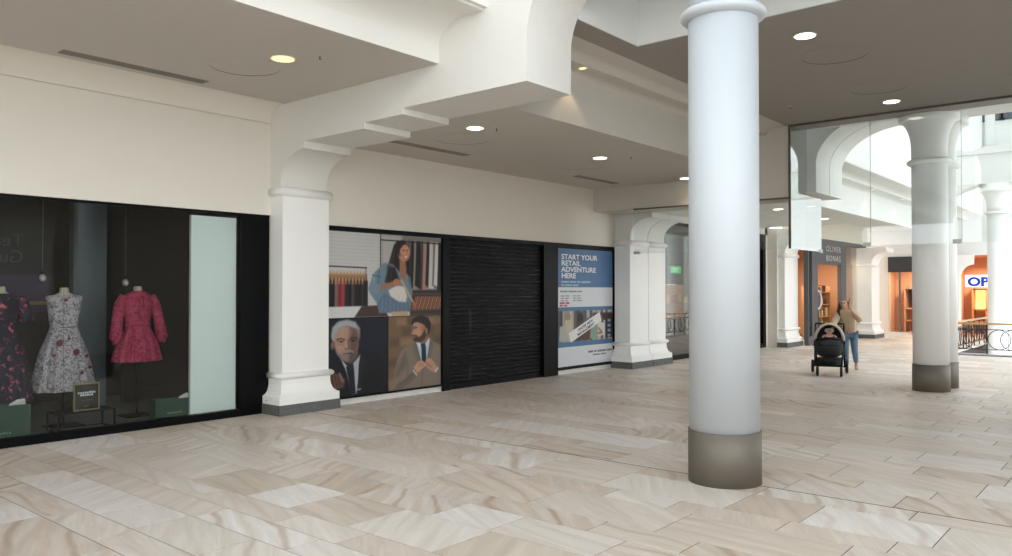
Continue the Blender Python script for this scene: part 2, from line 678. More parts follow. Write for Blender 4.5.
# glazing bars of the skylights
gb = MB()
for k in range(9):
    gb.bar((-5.2, 17 + 2.05 * k, TOP - 2), (6, 17 + 2.05 * k, TOP - 1.5), .07, .12)
for k in range(8):
    gb.bar((-5.0 + 1.55 * k, 16.9, TOP - 1.9 + .07 * k), (-5.0 + 1.55 * k, 33.6, TOP - 1.9 + .07 * k), .06, .10)
for k in range(8):
    gb.bar((-5.7, -5.6 + 1.9 * k, TOP), (6, -5.6 + 1.9 * k, TOP + .5), .07, .12)
M_SKYDIM = glass_mat('light_dimming_glass', (0.55, 0.57, 0.58), 1.5, 0.0, 0.6)  # unseen skylight panes, added and tinted to dim the light from above
struct('ceiling_skylight_dimmer', MB().box(-6.5, 6.2, -6.2, 8.6, TOP + .6, TOP + .62), M_SKYDIM)
struct('ceiling_skylight_dimmer_far', MB().box(-5.6, 6.2, 16.85, 33.8, TOP - .9, TOP - .88), glass_mat('far_light_dimming_glass', (0.86, 0.88, 0.89), 1.5, 0.0, 0.6))  # unseen pane added to take brightness off the far light well
struct('ceiling_skylight_bars', gb, mat('skylight_bar', (176, 180, 182), .5))


# ================================================================== PILASTERS AND COLUMNS
def pilaster(name, label, xw, xf, y0, y1, dz, joint=False, xw2=None):
    """square wall pier: granite foot, plinth, scotia, torus, shaft and neck moulding"""
    t = thing(name, label, 'pilaster', ((xw + xf) / 2, (y0 + y1) / 2, 0))
    parts = [(y0, y1)] if not joint else [(y0, (y0 + y1) / 2 - 0.012), ((y0 + y1) / 2 + 0.012, y1)]

    for a, b in parts:
        la = 1 if a == y0 else 0
        lb = 1 if b == y1 else 0

        def ring(e, z):
            return [(xw, a - e * la, z), (xf + e, a - e * la, z), (xf + e, b + e * lb, z), (xw2 if (xw2 and lb) else xw, b + e * lb, z)]
        MB().loft([ring(0.125, 0.0), ring(0.125, 0.145)], smooth=False).build('granite_foot', M_GRANITE, t)
        MB().loft([ring(0.115, 0.145), ring(0.115, 0.255)], smooth=False).build('plinth', M_PIER, t)
        MB().loft([ring(0.105, 0.255), ring(0.07, 0.28), ring(0.045, 0.31), ring(0.028, 0.36), ring(0.018, 0.42), ring(0.018, 0.49)], smooth=False).build('scotia', M_PIER, t)
        MB().loft([ring(0.01, 0.49)] + [ring(0.012 + 0.048 * math.sin(math.pi * i / 8), 0.535 - 0.045 * math.cos(math.pi * i / 8)) for i in range(9)] + [ring(0.0, 0.58)], smooth=True).build('torus_moulding', M_PIER, t)
        MB().loft([ring(0.0, 0.58), ring(0.0, 3.08 + dz)], smooth=False).build('shaft', M_PIER, t)
        MB().loft([ring(0.0, 3.08 + dz)] + [ring(0.005 + 0.04 * math.sin(math.pi * i / 6), 3.145 + dz - 0.06 * math.cos(math.pi * i / 6)) for i in range(7)] + [ring(0.0, 3.21 + dz)], smooth=True).build('neck_moulding', M_PIER, t)
    return t


p1 = pilaster('pilaster', 'white square pilaster on granite foot between dress shop window and posters', -9.85, -9.55, 6.45, 7.25, 0, xw2=-9.645)
box(-9.75, -9.735, 6.322, 6.326, 0.19, 0.20).build('screw_cap', M_BLACK, p1)
pilaster('pilaster', 'double white pilaster with a vertical joint, right of the blue poster', -9.65, -9.22, 15.24, 16.85, -0.34, joint=True, xw2=-9.5)
pilaster('pilaster', 'white pilaster left of the grey shopfront behind the pushchair', -9.2, -9.0, 23.9, 25.0, -0.34)
pilaster('pilaster', 'white pilaster between the grey shopfront and the dark arched shop', -8.9, -8.25, 30.3, 31.3, -0.5)
# arch heads that spring from the far pilasters
for (x0, y0, y1, dz, hgt, nm) in ((-9.0, 23.9, 25.0, -0.34, 3.42, 'a'), (-8.25, 30.3, 31.3, -0.5, 3.28, 'b')):
    q = [(x0 - 0.7, 3.21 + dz), (x0, 3.21 + dz)] + [(x0 + 0.5 * (1 - math.cos(t)), 3.21 + dz + 0.42 * math.sin(t)) for t in [HP * i / 8 for i in range(1, 9)]] + [(x0 + 0.5, hgt), (x0 - 0.7, hgt)]
    o = struct('trim_3', MB().prism(q, y0, y1), M_PIER)


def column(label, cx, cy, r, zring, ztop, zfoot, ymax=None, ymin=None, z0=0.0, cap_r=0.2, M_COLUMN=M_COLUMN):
    t = thing('column', label, 'column', (cx, cy, z0))
    if zfoot > z0:
        MB().lathe([(r + 0.012, z0), (r + 0.012, zfoot)], (cx, cy, 0), 64, ymax, ymin).build('steel_kick_band', M_STEEL, t)
    MB().lathe([(r, zfoot if zfoot > z0 else z0), (r, zring - 0.05)], (cx, cy, 0), 64, ymax, ymin).build('shaft', M_COLUMN, t)
    MB().lathe([(r, zring - 0.055)] + [(r + 0.075 * math.sin(math.pi * i / 8), zring - 0.05 * math.cos(math.pi * i / 8)) for i in range(9)] + [(r, zring + 0.055)], (cx, cy, 0), 64, ymax, ymin).build('neck_ring', M_COLUMN, t)
    h = ztop - zring
    pr = [(r, zring + 0.05), (r, zring + 0.22 * h)]
    pr += [(r + cap_r * (1 - math.cos(q)), zring + 0.22 * h + 0.5 * h * math.sin(q)) for q in [HP * i / 10 for i in range(1, 11)]]
    pr += [(r + cap_r, zring + 0.86 * h), (r + cap_r * 0.8, zring + 0.87 * h), (r + cap_r * 0.8, ztop)]
    MB().lathe(pr, (cx, cy, 0), 64, ymax, ymin).build('capital', M_COLUMN, t)
    return t


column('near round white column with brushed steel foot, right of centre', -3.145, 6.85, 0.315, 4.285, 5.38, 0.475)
column('front one of the two close white columns beside the pushchair', -3.2, 15.3, 0.285, 3.98, 4.99, 0.46, ymax=15.64, M_COLUMN=M_PIER)  # far columns: the near column's paint, lightened against their dimmer light
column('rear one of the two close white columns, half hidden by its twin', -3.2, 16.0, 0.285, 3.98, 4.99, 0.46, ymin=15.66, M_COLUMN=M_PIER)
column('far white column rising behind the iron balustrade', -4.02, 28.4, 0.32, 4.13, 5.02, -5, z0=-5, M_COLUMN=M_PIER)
# beam over the far column, cambered underside
q = [(-5.25, 4.75)] + [(-5.25 + 0.95 * i / 8, 4.75 + 0.27 * math.sin(HP * i / 8)) for i in range(1, 9)] + [(6, 5.02), (6, 6.05), (-5.25, 6.05)]
struct('ceiling_beam_far', MB().prism(q, 28.05, 28.75).box(-5.25, 6, 27.97, 28.05, 5.95, 6.12).box(-5.25, 6, 27.99, 28.05, 5.02, 5.12), M_WHITE)

# ================================================================== CEILING FIXTURES
M_LENS_W = mat('warm_lamp_lens', (255, 226, 180), 0.5, emit=(255, 212, 150), estr=1.1)
M_LENS = mat('lamp_lens', (255, 246, 230), 0.5, emit=(255, 240, 214), estr=5.0)
M_TRIM = mat('lamp_trim', (226, 222, 214), 0.4)
M_SLOT = mat('vent_shadow', (24, 23, 21), 0.8)
M_VENT = mat('vent_slat', (156, 150, 140), 0.5)


def downlight(x, y, z, label, r=0.11, warm=False, watts=14):
    t = thing('downlight', label, 'downlight', (x, y, z - 0.012), group='ceiling downlights')
    MB().lathe([(r + 0.022, -0.0), (r + 0.022, 0.011)], (x, y, z - 0.012), 32).build('trim_ring', M_TRIM, t)
    MB().lathe([(r, -0.003), (r, 0.004)], (x, y, z - 0.012), 32).build('lens', M_LENS_W if warm else M_LENS, t)
    ld = bpy.data.lights.new('downlight_lamp', 'SPOT')
    ld.energy = watts
    ld.color = (1, 0.84, 0.66)
    ld.spot_size = math.radians(110)
    ld.spot_blend = 0.7
    ld.shadow_soft_size = 0.08
    lo = bpy.data.objects.new('downlight_lamp', ld)
    COL.objects.link(lo)
    lo.location = (0, 0, -0.03)
    lo.parent = t
    return t


downlight(-7.636, 5.153, ZN, 'warm downlight in the ceiling before the dress shop window', 0.125, True)
downlight(-7.175, 7.864, ZL, 'downlight over the posters, beside the stepped beam')
downlight(-7.218, 10.988, ZL, 'middle downlight over the black shutter')
downlight(-7.25, 14.09, ZL, 'downlight partly behind the near column, by the double pilaster')
downlight(-3.29, 9.42, ZM, 'downlight right of the near column top on grey ceiling', 0.115)
downlight(-3.39, 13.62, ZM, 'downlight in grey ceiling just before the glass screen', 0.115)
for i, (x, y) in enumerate(((-7.0, 18.2), (-7.0, 21.4), (-7.4, 26.0), (-7.0, 29.5))):
    downlight(x, y, 3.65 if y < 23.5 else 4.08, ['downlight just behind the glass screen on the low ceiling', 'second downlight behind the glass screen', 'downlight before the grey shopfront', 'farthest downlight near the dark arched shop'][i], watts=10)


def cove_light(x, y, z, label):
    t = thing('cove_spotlight', label, 'spotlight', (x, y, z - 0.01), group='spotlights in the cornice')
    box(x - 0.06, x + 0.06, y - 0.06, y + 0.06, z - 0.010, z - 0.001).build('trim_plate', M_TRIM, t)
    MB().lathe([(0.045, -0.004), (0.045, 0.002)], (x, y, z - 0.01), 20).build('lens', M_LENS_W, t)
    ld = bpy.data.lights.new('cove_lamp', 'SPOT')
    ld.energy = 5
    ld.color = (1, 0.78, 0.5)
    ld.spot_size = math.radians(80)
    ld.shadow_soft_size = 0.03
    lo = bpy.data.objects.new('cove_lamp', ld)
    COL.objects.link(lo)
    lo.location = (0, 0, -0.03)
    lo.parent = t


cove_light(-5.83, 8.47, 4.65, 'small spotlight in the cornice left of the near column')
cove_light(-5.83, 13.6, 4.65, 'small spotlight in the cornice left of the mirror glass')
for i, y in enumerate((19.0, 21.6, 24.5, 28.0)):
    cove_light(-5.83, y, 4.35, ['first', 'second', 'third', 'farthest'][i] + ' small cornice spotlight behind the glass screen')


def vent(xc, y0, y1, z, label, wd=0.16):
    t = thing('linear_vent', label, 'vent', (xc, (y0 + y1) / 2, z - 0.008), group='linear ceiling vents')
    box(xc - wd / 2, xc + wd / 2, y0, y1, z - 0.003, z - 0.0005).build('backing', M_SLOT, t)
    n = 5
    for i in range(n):
        x = xc - wd / 2 + wd * (i) / (n - 1)
        box(x - 0.007, x + 0.007, y0, y1, z - 0.008, z - 0.002).build('slat', M_VENT, t)
    return t


vent(-9.27, 3.43, 5.13, ZN, 'long linear vent in the ceiling above the dress shop')
vent(-8.75, 7.79, 9.40, ZL, 'linear vent above the photo posters')
vent(-8.72, 12.45, 13.88, ZL, 'linear vent above the blue poster')

M_PLUG = mat('ceiling_plug', (176, 168, 156), 0.6)


def round_panel(x, y, z, m, label, r=0.40):
    t = thing('round_ceiling_panel', label, 'panel', (x, y, z - 0.004), group='round ceiling panels')
    MB().lathe([(r, -0.0), (r, 0.0035)], (x, y, z - 0.004), 48).build('disc', m, t)
    dd = Vector((x, y, 0)).normalized() * 0.03
    MB().lathe([(r, 0.002), (r, 0.0036)], (x + dd.x, y + dd.y, z - 0.004), 48).build('painted_gap_shade', M_SLOT, t)  # dark disc shifted away from the camera; its crescent imitates one-sided shade


round_panel(-8.25, 5.05, ZN, M_CEIL, 'flush round panel between vent and warm downlight')
round_panel(-7.85, 8.35, ZL, M_CEIL, 'flush round panel over the photo posters')
round_panel(-7.95, 11.5, ZL, M_CEIL, 'flush round panel over the black shutter')
round_panel(-7.95, 14.0, ZL, M_CEIL, 'flush round panel over the blue poster')
round_panel(-3.28, 10.45, ZM, M_GREYC, 'flush round panel in grey ceiling nearer the light well')
round_panel(-3.3, 12.55, ZM, M_GREYC, 'flush round panel in grey ceiling nearer the glass screen')


def sprinkler(x, y, z, label):
    t = thing('sprinkler', label, 'sprinkler', (x, y, z - 0.05), group='ceiling sprinklers')
    MB().lathe([(0.022, 0.044), (0.022, 0.05)], (x, y, z - 0.05), 12).build('rose', M_TRIM, t)
    MB().lathe([(0.006, 0.008), (0.006, 0.044)], (x, y, z - 0.05), 8).build('stem', M_STEEL, t)
    MB().lathe([(0.016, 0.0), (0.016, 0.006)], (x, y, z - 0.05), 12).build('deflector', M_STEEL, t)


sprinkler(-7.22, 5.35, ZN, 'sprinkler beside the warm downlight')
sprinkler(-6.95, 8.05, ZL, 'sprinkler right of the first low ceiling downlight')
sprinkler(-6.75, 11.2, ZL, 'sprinkler right of the middle low ceiling downlight')
sprinkler(-4.75, 12.9, ZM, 'sprinkler in grey ceiling left of the glass joint')

# ================================================================== GLASS SMOKE SCREEN
M_CLAMP = mat('clear_clamp', (188, 192, 188), 0.3, metal=0.3)
M_TRACK = mat('dark_track', (92, 80, 70), 0.5)


def pane(name, x0, x1, y0, y1, z0, z1, label, m):
    t = thing(name, label, 'glass screen', ((x0 + x1) / 2, (y0 + y1) / 2, z0), group='hanging glass screen')
    box(x0, x1, y0, y1, z0, z1).build('pane', m, t)
    return t


xs = [-5.335, -3.93, -2.55, -1.0, 1.45]
for i in range(len(xs) - 1):
    lab = ['hanging glass pane right of the mirror glass, before the arch', 'hanging glass pane in front of the two close columns', 'hanging glass pane at the right edge, before the iron balustrade'][i] if i < 3 else 'hanging glass pane beyond the right edge of view'
    t = pane('glass_screen_pane', xs[i] + 0.004, xs[i + 1] - 0.004, YG, YG + 0.012, 2.51, ZM - 0.03, lab, M_SCREEN)
    box(xs[i], xs[i + 1], YG - 0.012, YG + 0.024, ZM - 0.035, ZM).build('head_track', M_TRACK, t)
    if i < 5:
        box(xs[i + 1] - 0.13, xs[i + 1] + 0.0, YG - 0.008, YG + 0.02, 2.50, 2.57).build('clamp', M_CLAMP, t)
        box(xs[i + 1] - 0.002, xs[i + 1] + 0.002, YG - 0.001, YG + 0.013, 2.55, ZM - 0.03).build('joint_seal', mat('joint_seal', (120, 128, 126), 0.4), t)
t = pane('glass_screen_pane', -8.62, -7.3, YG, YG + 0.012, 2.51, 3.45, 'low hanging glass pane before the double pilaster', M_SCREEN)
box(-8.62, -7.3, YG - 0.01, YG + 0.022, 3.43, 3.46).build('head_track', M_TRACK, t)
box(-8.62, -8.47, YG - 0.008, YG + 0.02, 2.50, 2.56).build('clamp', M_CLAMP, t)
t = pane('glass_screen_pane', -7.29, -5.345, YG, YG + 0.012, 2.51, 3.45, 'low hanging glass pane left of the mirror glass, behind the near column', M_SCREEN)
box(-7.29, -5.345, YG - 0.01, YG + 0.022, 3.43, 3.46).build('head_track', M_TRACK, t)
t = thing('mirror_glass_return', 'mirror bright glass return on the bulkhead end, reflecting the skylight', 'glass screen', (-5.325, 15.0, 2.51))
box(-5.332, -5.320, YG + 0.02, 15.29, 2.51, ZM + 0.1).build('pane', M_MIRROR, t)
box(-5.332, -5.320, 15.295, 16.1, 2.51, 3.58).build('pane', M_MIRROR, t)
box(-5.345, -5.305, YG - 0.005, YG + 0.018, 2.51, ZM).build('edge_seal', M_TRACK, t)
box(-5.335, -5.30, 16.0, 16.12, 2.49, 2.56).build('clamp', M_CLAMP, t)

# ================================================================== DRESS SHOP WINDOW
XG = -9.9
FZ = 0.05
struct('floor_shop', box(-13, XG - 0.03, -2, 6.4, -0.002, FZ), mat('shop_floor', (122, 126, 122), 0.45, var=0.1))
sh = MB()
sh.box(-13.2, -13, -2, 6.6, 0, 3.4)
sh.box(-13.2, XG - 0.02, 6.42, 6.6, 0, 3.4)
sh.box(-13.2, XG - 0.02, -2.2, -2, 0, 3.4)
struct('wall_shop_interior', sh, M_DARKWALL)
struct('ceiling_shop', box(-13.2, -9.95, -2.2, 6.6, 3.2, 3.4), M_DARKER)
struct('wall_shop_left_outside', box(-10.1, -9.85, -6, -2, 0, 2.82), M_WALL)
win = thing('window_1', 'wide dress shop window with black metal frame', None, (XG, 3, 0), kind='structure')
box(XG - 0.05, XG + 0.045, -2, 6.44, 0.0, 0.10).build('sill', M_BLACK, win)
box(XG - 0.05, XG + 0.045, -2, 6.44, 2.79, 2.82).build('head', M_BLACK, win)
box(XG - 0.008, XG + 0.004, -2, 3.72, 0.10, 2.79).build('pane', M_GLASS, win)
box(XG - 0.008, XG + 0.004, 3.726, 5.99, 0.10, 2.79).build('pane', M_GLASS, win)
box(XG - 0.06, XG + 0.05, 5.99, 6.43, 0.10, 2.79).build('end_panel', M_BLACK, win)
tag(box(XG - 0.10, XG - 0.05, 5.31, 5.97, FZ, 2.75).build('white_screen', mat('frosted_white_panel', (244, 253, 250), 0.4, var=0.03)), 'pale frosted screen panel inside the right end of the dress window', 'screen')
tag(box(-11.6, -11.45, 4.42, 4.86, FZ, 3.15).build('shop_pillar', mat('pillar_grey', (88, 96, 98), 0.6)), 'slim grey pillar inside the dress shop, above the white dress', 'pillar')
tag(box(-12.2, -12.1, 5.4, 6.4, FZ, 3.1).build('partition', M_DARKER), 'dark partition deep in the dress shop behind the pink dress', 'partition')
# dark wall picture with a lit horizon, lettering over it
art = thing('wall_artwork', 'dark purple artwork deep in the dress shop behind the white dress', 'artwork', (-11.7, 3.3, 1.35))
box(-11.72, -11.68, 2.0, 4.25, 0.9, 2.75).build('backing', mat('art_black', (10, 11, 17), 0.5), art)
box(-11.679, -11.675, 2.05, 4.2, 1.45, 1.95).build('purple_band', mat('art_purple', (52, 34, 66), 0.5), art)
box(-11.674, -11.670, 2.05, 4.2, 1.55, 1.60).build('yellow_band', mat('art_yellow', (120, 100, 50), 0.5), art)
text_mesh('lettering', 'Tear\nGur', 0.24, mat('dim_lettering', (62, 66, 68), 0.5), art, (-11.66, 3.88, 2.33), ROT_X, 0.002, line=0.9, sx=-1)


# ---- dresses on stands
def dress_stand(x, y, ztop, label, flat=0.18):
    t = thing('dress_stand', label, 'mannequin', (x, y, FZ), group='headless dress forms')
    skin = mat('linen_form', (206, 190, 168), 0.7)
    box(x - 0.17, x + 0.17, y - 0.2, y + 0.2, FZ, FZ + 0.012).build('base_plate', M_BLACK, t)
    MB().tube([(x, y, FZ + 0.01), (x, y, ztop - 0.6)], 0.014, 10).build('pole', M_BLACK, t)

    def el(a, b, z, dx=0):
        return [(x + dx + b * math.cos(q), y + a * math.sin(q), z) for q in [2 * math.pi * k / 24 for k in range(24)]]
    MB().loft([el(.13, .09, ztop - .78), el(.165, .115, ztop - .7), el(.12, .09, ztop - .47), el(.155, .115, ztop - .28), el(.165, .10, ztop - .15), el(.15, .075, ztop - .105), el(.09, .06, ztop - .08), el(.055, .055, ztop - .06), el(.05, .05, ztop - .01), el(.045, .045, ztop)]).build('torso', skin, t)
    return t


def dress(name, x, y, prof, m, label, folds=9, amp=0.018, seed=0):
    """prof: (z, half width, half depth, fold amount) from hem to shoulder"""
    t = thing(name, label, 'dress', (x, y, prof[0][0]))
    rng = random.Random(seed)
    ph = rng.uniform(0, 6)
    rings = []
    for z, a, b, fo in prof:
        rings.append([(x + (b + fo * amp * math.sin(folds * q + ph) + fo * amp * .6 * math.sin(2.3 * folds * q + 1)) * math.cos(q),
                       y + (a + fo * amp * math.sin(folds * q + ph) + fo * amp * .6 * math.sin(2.3 * folds * q + 1)) * math.sin(q), z) for q in [2 * math.pi * k / 96 for k in range(96)]])
    MB().loft(rings, cap=False).build('skirt_and_bodice', m, t)
    return t


M_FLORAL = ramp_mat('white_floral', [(0.0, (196, 188, 192)), (0.5, (190, 182, 186)), (0.55, (128, 116, 128)), (0.60, (88, 78, 90)), (0.65, (186, 178, 182)), (0.72, (140, 50, 66))], scale=22, detail=5, distort=1.6)
M_PINKF = ramp_mat('pink_print', [(0.3, (128, 24, 56)), (0.48, (178, 44, 82)), (0.6, (196, 78, 110)), (0.75, (140, 28, 62))], scale=24, detail=6, distort=1.0)
M_NAVYF = ramp_mat('navy_floral', [(0.0, (26, 28, 48)), (0.58, (30, 32, 54)), (0.64, (150, 60, 84)), (0.70, (216, 120, 140)), (0.8, (40, 60, 96))], scale=16, detail=3, distort=0.8)
M_ROSE = mat('red_rose', (118, 40, 54), 0.7, var=0.2, scale=60)
M_LEAFG = mat('grey_leaf', (120, 112, 112), 0.7, var=0.2, scale=60)

dress_stand(-10.6, 3.985, 1.78, 'headless dress form under the white floral dress')
d2 = dress('white_floral_dress', -10.6, 3.985, [(0.50, .35, .27, 1.2), (0.62, .33, .255, 1.1), (0.8, .30, .23, .9), (1.0, .255, .20, .6), (1.15, .2, .16, .25), (1.26, .165, .13, 0), (1.31, .16, .125, 0), (1.42, .175, .135, 0), (1.52, .19, .14, 0), (1.60, .20, .125, 0), (1.655, .215, .10, 0), (1.68, .20, .085, 0), (1.69, .10, .08, 0)], M_FLORAL, 'white floral sleeveless midi dress in the shop window', 10, .02, 1)
MB().tube([(-10.6 + .125 * math.cos(q), 3.985 + .15 * math.sin(q), 1.285) for q in [2 * math.pi * k / 40 for k in range(40)]], 0.008, 6, True).build('waist_seam', M_LEAFG, d2)
# large roses on the front of the white dress
for (dy, z) in ((-0.12, 1.10), (0.07, 0.98), (0.0, 1.14), (0.2, 0.92), (-.02, 1.62), (-.18, .95), (.13, .72), (.24, .78)):
    bx = {1.10: .205, .98: .222, 1.14: .18, .92: .195, 1.62: .13, .95: .2, .72: .24, .78: .20}[z]
    r = 0.04 if z in (1.10, .98) else 0.022
    ob = MB().lathe([(r * .5, -.004), (r, 0), (r * .8, .012), (r * .3, .016)], (0, 0, 0), 12).build('rose_print', M_ROSE, d2, local=True)
    ob.data.transform(Matrix.Translation(Vector((-10.6 + bx - .012, 3.985 + dy, z)) - origin_of(d2)) @ Matrix.Rotation(math.pi / 2, 4, 'Y') @ Matrix.Diagonal((1, 1, .2, 1)))

dress_stand(-10.74, 4.97, 1.80, 'headless dress form under the pink dress')
d3 = dress('pink_dress', -10.74, 4.97, [(0.79, .31, .24, 1.2), (0.9, .29, .225, 1.0), (1.05, .25, .195, .7), (1.17, .19, .155, .35), (1.25, .155, .13, .1), (1.30, .155, .13, 0), (1.42, .18, .14, 0), (1.52, .19, .14, 0), (1.60, .205, .13, 0), (1.66, .20, .10, 0), (1.70, .15, .085, 0), (1.74, .075, .07, 0)], M_PINKF, 'pink printed long sleeved short dress in the shop window', 11, .018, 3)
for s in (-1, 1):
    pts = [(-10.74, 4.97 + s * .17, 1.66), (-10.74, 4.97 + s * .235, 1.55), (-10.72, 4.97 + s * .275, 1.38), (-10.70, 4.97 + s * .30, 1.22), (-10.68, 4.97 + s * .315, 1.10), (-10.68, 4.97 + s * .315, 1.07), (-10.68, 4.97 + s * .315, 1.03)]
    MB().tube(pts, [.07, .075, .07, .075, .08, .045, .048], 14).build('sleeve', M_PINKF, d3)
bw = MB()
bw.tube([(-10.615, 4.97, 1.69), (-10.595, 4.95, 1.60), (-10.58, 4.935, 1.46), (-10.585, 4.93, 1.36)], [.012, .022, .026, .03], 8)
bw.tube([(-10.615, 4.97, 1.69), (-10.595, 4.995, 1.60), (-10.585, 5.005, 1.50)], [.012, .022, .028], 8)
bw.build('neck_tie', M_PINKF, d3)
MB().tube([(-10.74 + .135 * math.cos(q), 4.97 + .16 * math.sin(q), 1.275) for q in [2 * math.pi * k / 40 for k in range(40)]], 0.014, 6, True).build('waistband', M_PINKF, d3)

dress_stand(-10.5, 3.25, 1.79, 'headless dress form under the navy floral dress')
d1 = dress('navy_floral_dress', -10.5, 3.25, [(0.42, .33, .26, 1.2), (0.6, .31, .245, 1.0), (0.85, .28, .22, .8), (1.05, .24, .19, .5), (1.2, .18, .15, .2), (1.29, .15, .125, 0), (1.42, .18, .14, 0), (1.55, .2, .14, 0), (1.64, .21, .11, 0), (1.69, .16, .085, 0), (1.71, .1, .08, 0)], M_NAVYF, 'navy floral dress at the left edge of the shop window', 10, .02, 5)
for s in (-1, 1):
    MB().tube([(-10.5, 3.25 + s * .17, 1.64), (-10.5, 3.25 + s * .23, 1.58), (-10.49, 3.25 + s * .27, 1.45), (-10.48, 3.25 + s * .28, 1.36)], [.065, .075, .08, .085], 14).build('sleeve', M_NAVYF, d1)

# ---- pendant bulbs
for (y, x, z, lab) in ((3.70, -10.5, 1.86, 'small glass bulb on a cord left of the white dress'), (4.72, -10.55, 1.81, 'small glass bulb on a cord beside the pink dress')):
    t = thing('pendant_bulb', lab, 'pendant', (x, y, z), group='pendant bulbs in the dress window')
    MB().tube([(x, y, z + 0.12), (x, y, 3.2)], 0.003, 6).build('cord', mat('grey_cord', (120, 120, 118), 0.5), t)
    MB().lathe([(.014, .08), (.017, .12), (.008, .13)], (x, y, z), 12).build('socket', M_BLACK, t)
    MB().lathe([(.008, -.012), (.03, .0), (.042, .03), (.038, .055), (.014, .085)], (x, y, z), 16).build('bulb', mat('pearl_bulb', (190, 188, 184), 0.15, metal=0.3), t)

# ---- low wire table with framed sign
tt = thing('display_table', 'low black wire frame table in the dress window', 'table', (-10.2, 4.0, FZ))
tx0, tx1, ty0, ty1, tz = -10.36, -10.02, 3.72, 4.36, FZ + 0.22
for x in (tx0, tx1):
    for y in (ty0, ty1):
        box(x - .009, x + .009, y - .009, y + .009, FZ, tz).build('leg', M_BLACKM, tt)
for x in (tx0, tx1):
    box(x - .009, x + .009, ty0 + .009, ty1 - .009, FZ, FZ + .016).build('floor_rail', M_BLACKM, tt)
for y in (ty0, ty1):
    box(tx0 + .009, tx1 - .009, y - .009, y + .009, FZ, FZ + .016).build('floor_rail', M_BLACKM, tt)
box(tx0 - .012, tx1 + .012, ty0 - .012, ty1 + .012, tz, tz + .014).build('table_top', M_BLACKM, tt)
fr = thing('framed_sign', 'gold framed dark sign leaning on the low wire table', 'sign', (-10.15, 4.06, tz + .014))
gold = mat('pale_gold', (168, 152, 108), 0.4, metal=0.2)
fy, fw_, fh, fx, fz = 4.07, 0.30, 0.33, -10.12, tz + .015
box(fx - .012, fx, fy - fw_ / 2, fy + fw_ / 2, fz, fz + fh).build('sign_card', mat('sign_black', (38, 38, 36), 0.5), fr)
for (a, b, c, d) in ((-.5, -.46, 0, 1), (.46, .5, 0, 1), (-.46, .46, 0, .045), (-.46, .46, .955, 1)):
    box(fx - .016, fx + .008, fy + a * fw_, fy + b * fw_, fz + c * fh, fz + d * fh).build('frame_bar', gold, fr)
chalk = mat('chalk_white', (226, 226, 220), 0.6)
rg = random.Random(2)
for row, n, z in ((0, 8, .62), (1, 6, .53)):
    for k in range(n):
        wdt = 0.026
        yy = fy - n * wdt / 2 + k * wdt
        box(fx, fx + .002, yy + .003, yy + wdt - .003, fz + z * fh, fz + z * fh + rg.choice((.018, .022, .026))).build('letter_mark', chalk, fr)
box(fx, fx + .002, fy - .07, fy + .07, fz + .36 * fh, fz + .375 * fh).build('letter_mark', mat('dim_chalk', (110, 110, 104), 0.6), fr)
box(fx, fx + .002, fy - .03, fy + .03, fz + .15 * fh, fz + .17 * fh).build('letter_mark', gold, fr)


# ---- green paper carrier bags
def carrier(x, y0, y1, z1, label, letters):
    t = thing('paper_bag', label, 'bag', (x, (y0 + y1) / 2, FZ))
    green = mat('bottle_green_paper', (38, 72, 58), 0.6, var=0.08)
    d = 0.16
    mb = MB()
    mb.add([(x, y0, FZ), (x, y1, FZ), (x - d, y1, FZ), (x - d, y0, FZ), (x, y0, z1), (x, y1, z1), (x - d, y1, z1), (x - d, y0, z1)], [(0, 1, 2, 3), (0, 4, 5, 1), (1, 5, 6, 2), (2, 6, 7, 3), (3, 7, 4, 0)])
    o = mb.build('bag_body', green, t)
    sd = o.modifiers.new('paper', 'SOLIDIFY')
    sd.thickness = 0.003
    tp = MB()
    a, b = y1 - 0.27 * (y1 - y0) - .08, y1 - .03
    tp.add([(x - .03, a, z1 - .01), (x - .05, (a + b) / 2, z1 + .055), (x - .04, b - .02, z1 + .06), (x - .06, b, z1 - .01), (x - .1, (a + b) / 2, z1 - .02), (x - .09, a + .03, z1 + .01)], [(0, 1, 5), (1, 2, 4, 5), (2, 3, 4), (0, 3, 2, 1), (0, 5, 4, 3)])
    tp.build('tissue_paper', mat('white_tissue', (228, 228, 224), 0.8), t)
    MB().tube([(x - .004, y0 + .13, z1 - .03), (x - .012, y0 + .13, z1 + .0), (x - .012, y0 + .2, z1 + .0), (x - .004, y0 + .2, z1 - .03)], .004, 6).build('handle', green, t)
    lm = mat('pale_green_ink', (138, 158, 146), 0.5)
    n = letters
    wd = 0.028
    for k in range(n):
        yy = (y0 + y1) / 2 - .02 - n * wd / 2 + k * wd
        hgt = .02 if k % 3 else .026
        box(x + .0022, x + .0032, yy, yy + wd * .6, FZ + .085, FZ + .085 + hgt).build('letter_mark', lm, t)
    return t


carrier(-9.99, 4.86, 5.42, FZ + 0.275, 'dark green paper bag below the pink dress', 7)
carrier(-9.99, 2.9, 3.41, FZ + 0.40, 'dark green paper bag at the left edge under the navy dress', 6)

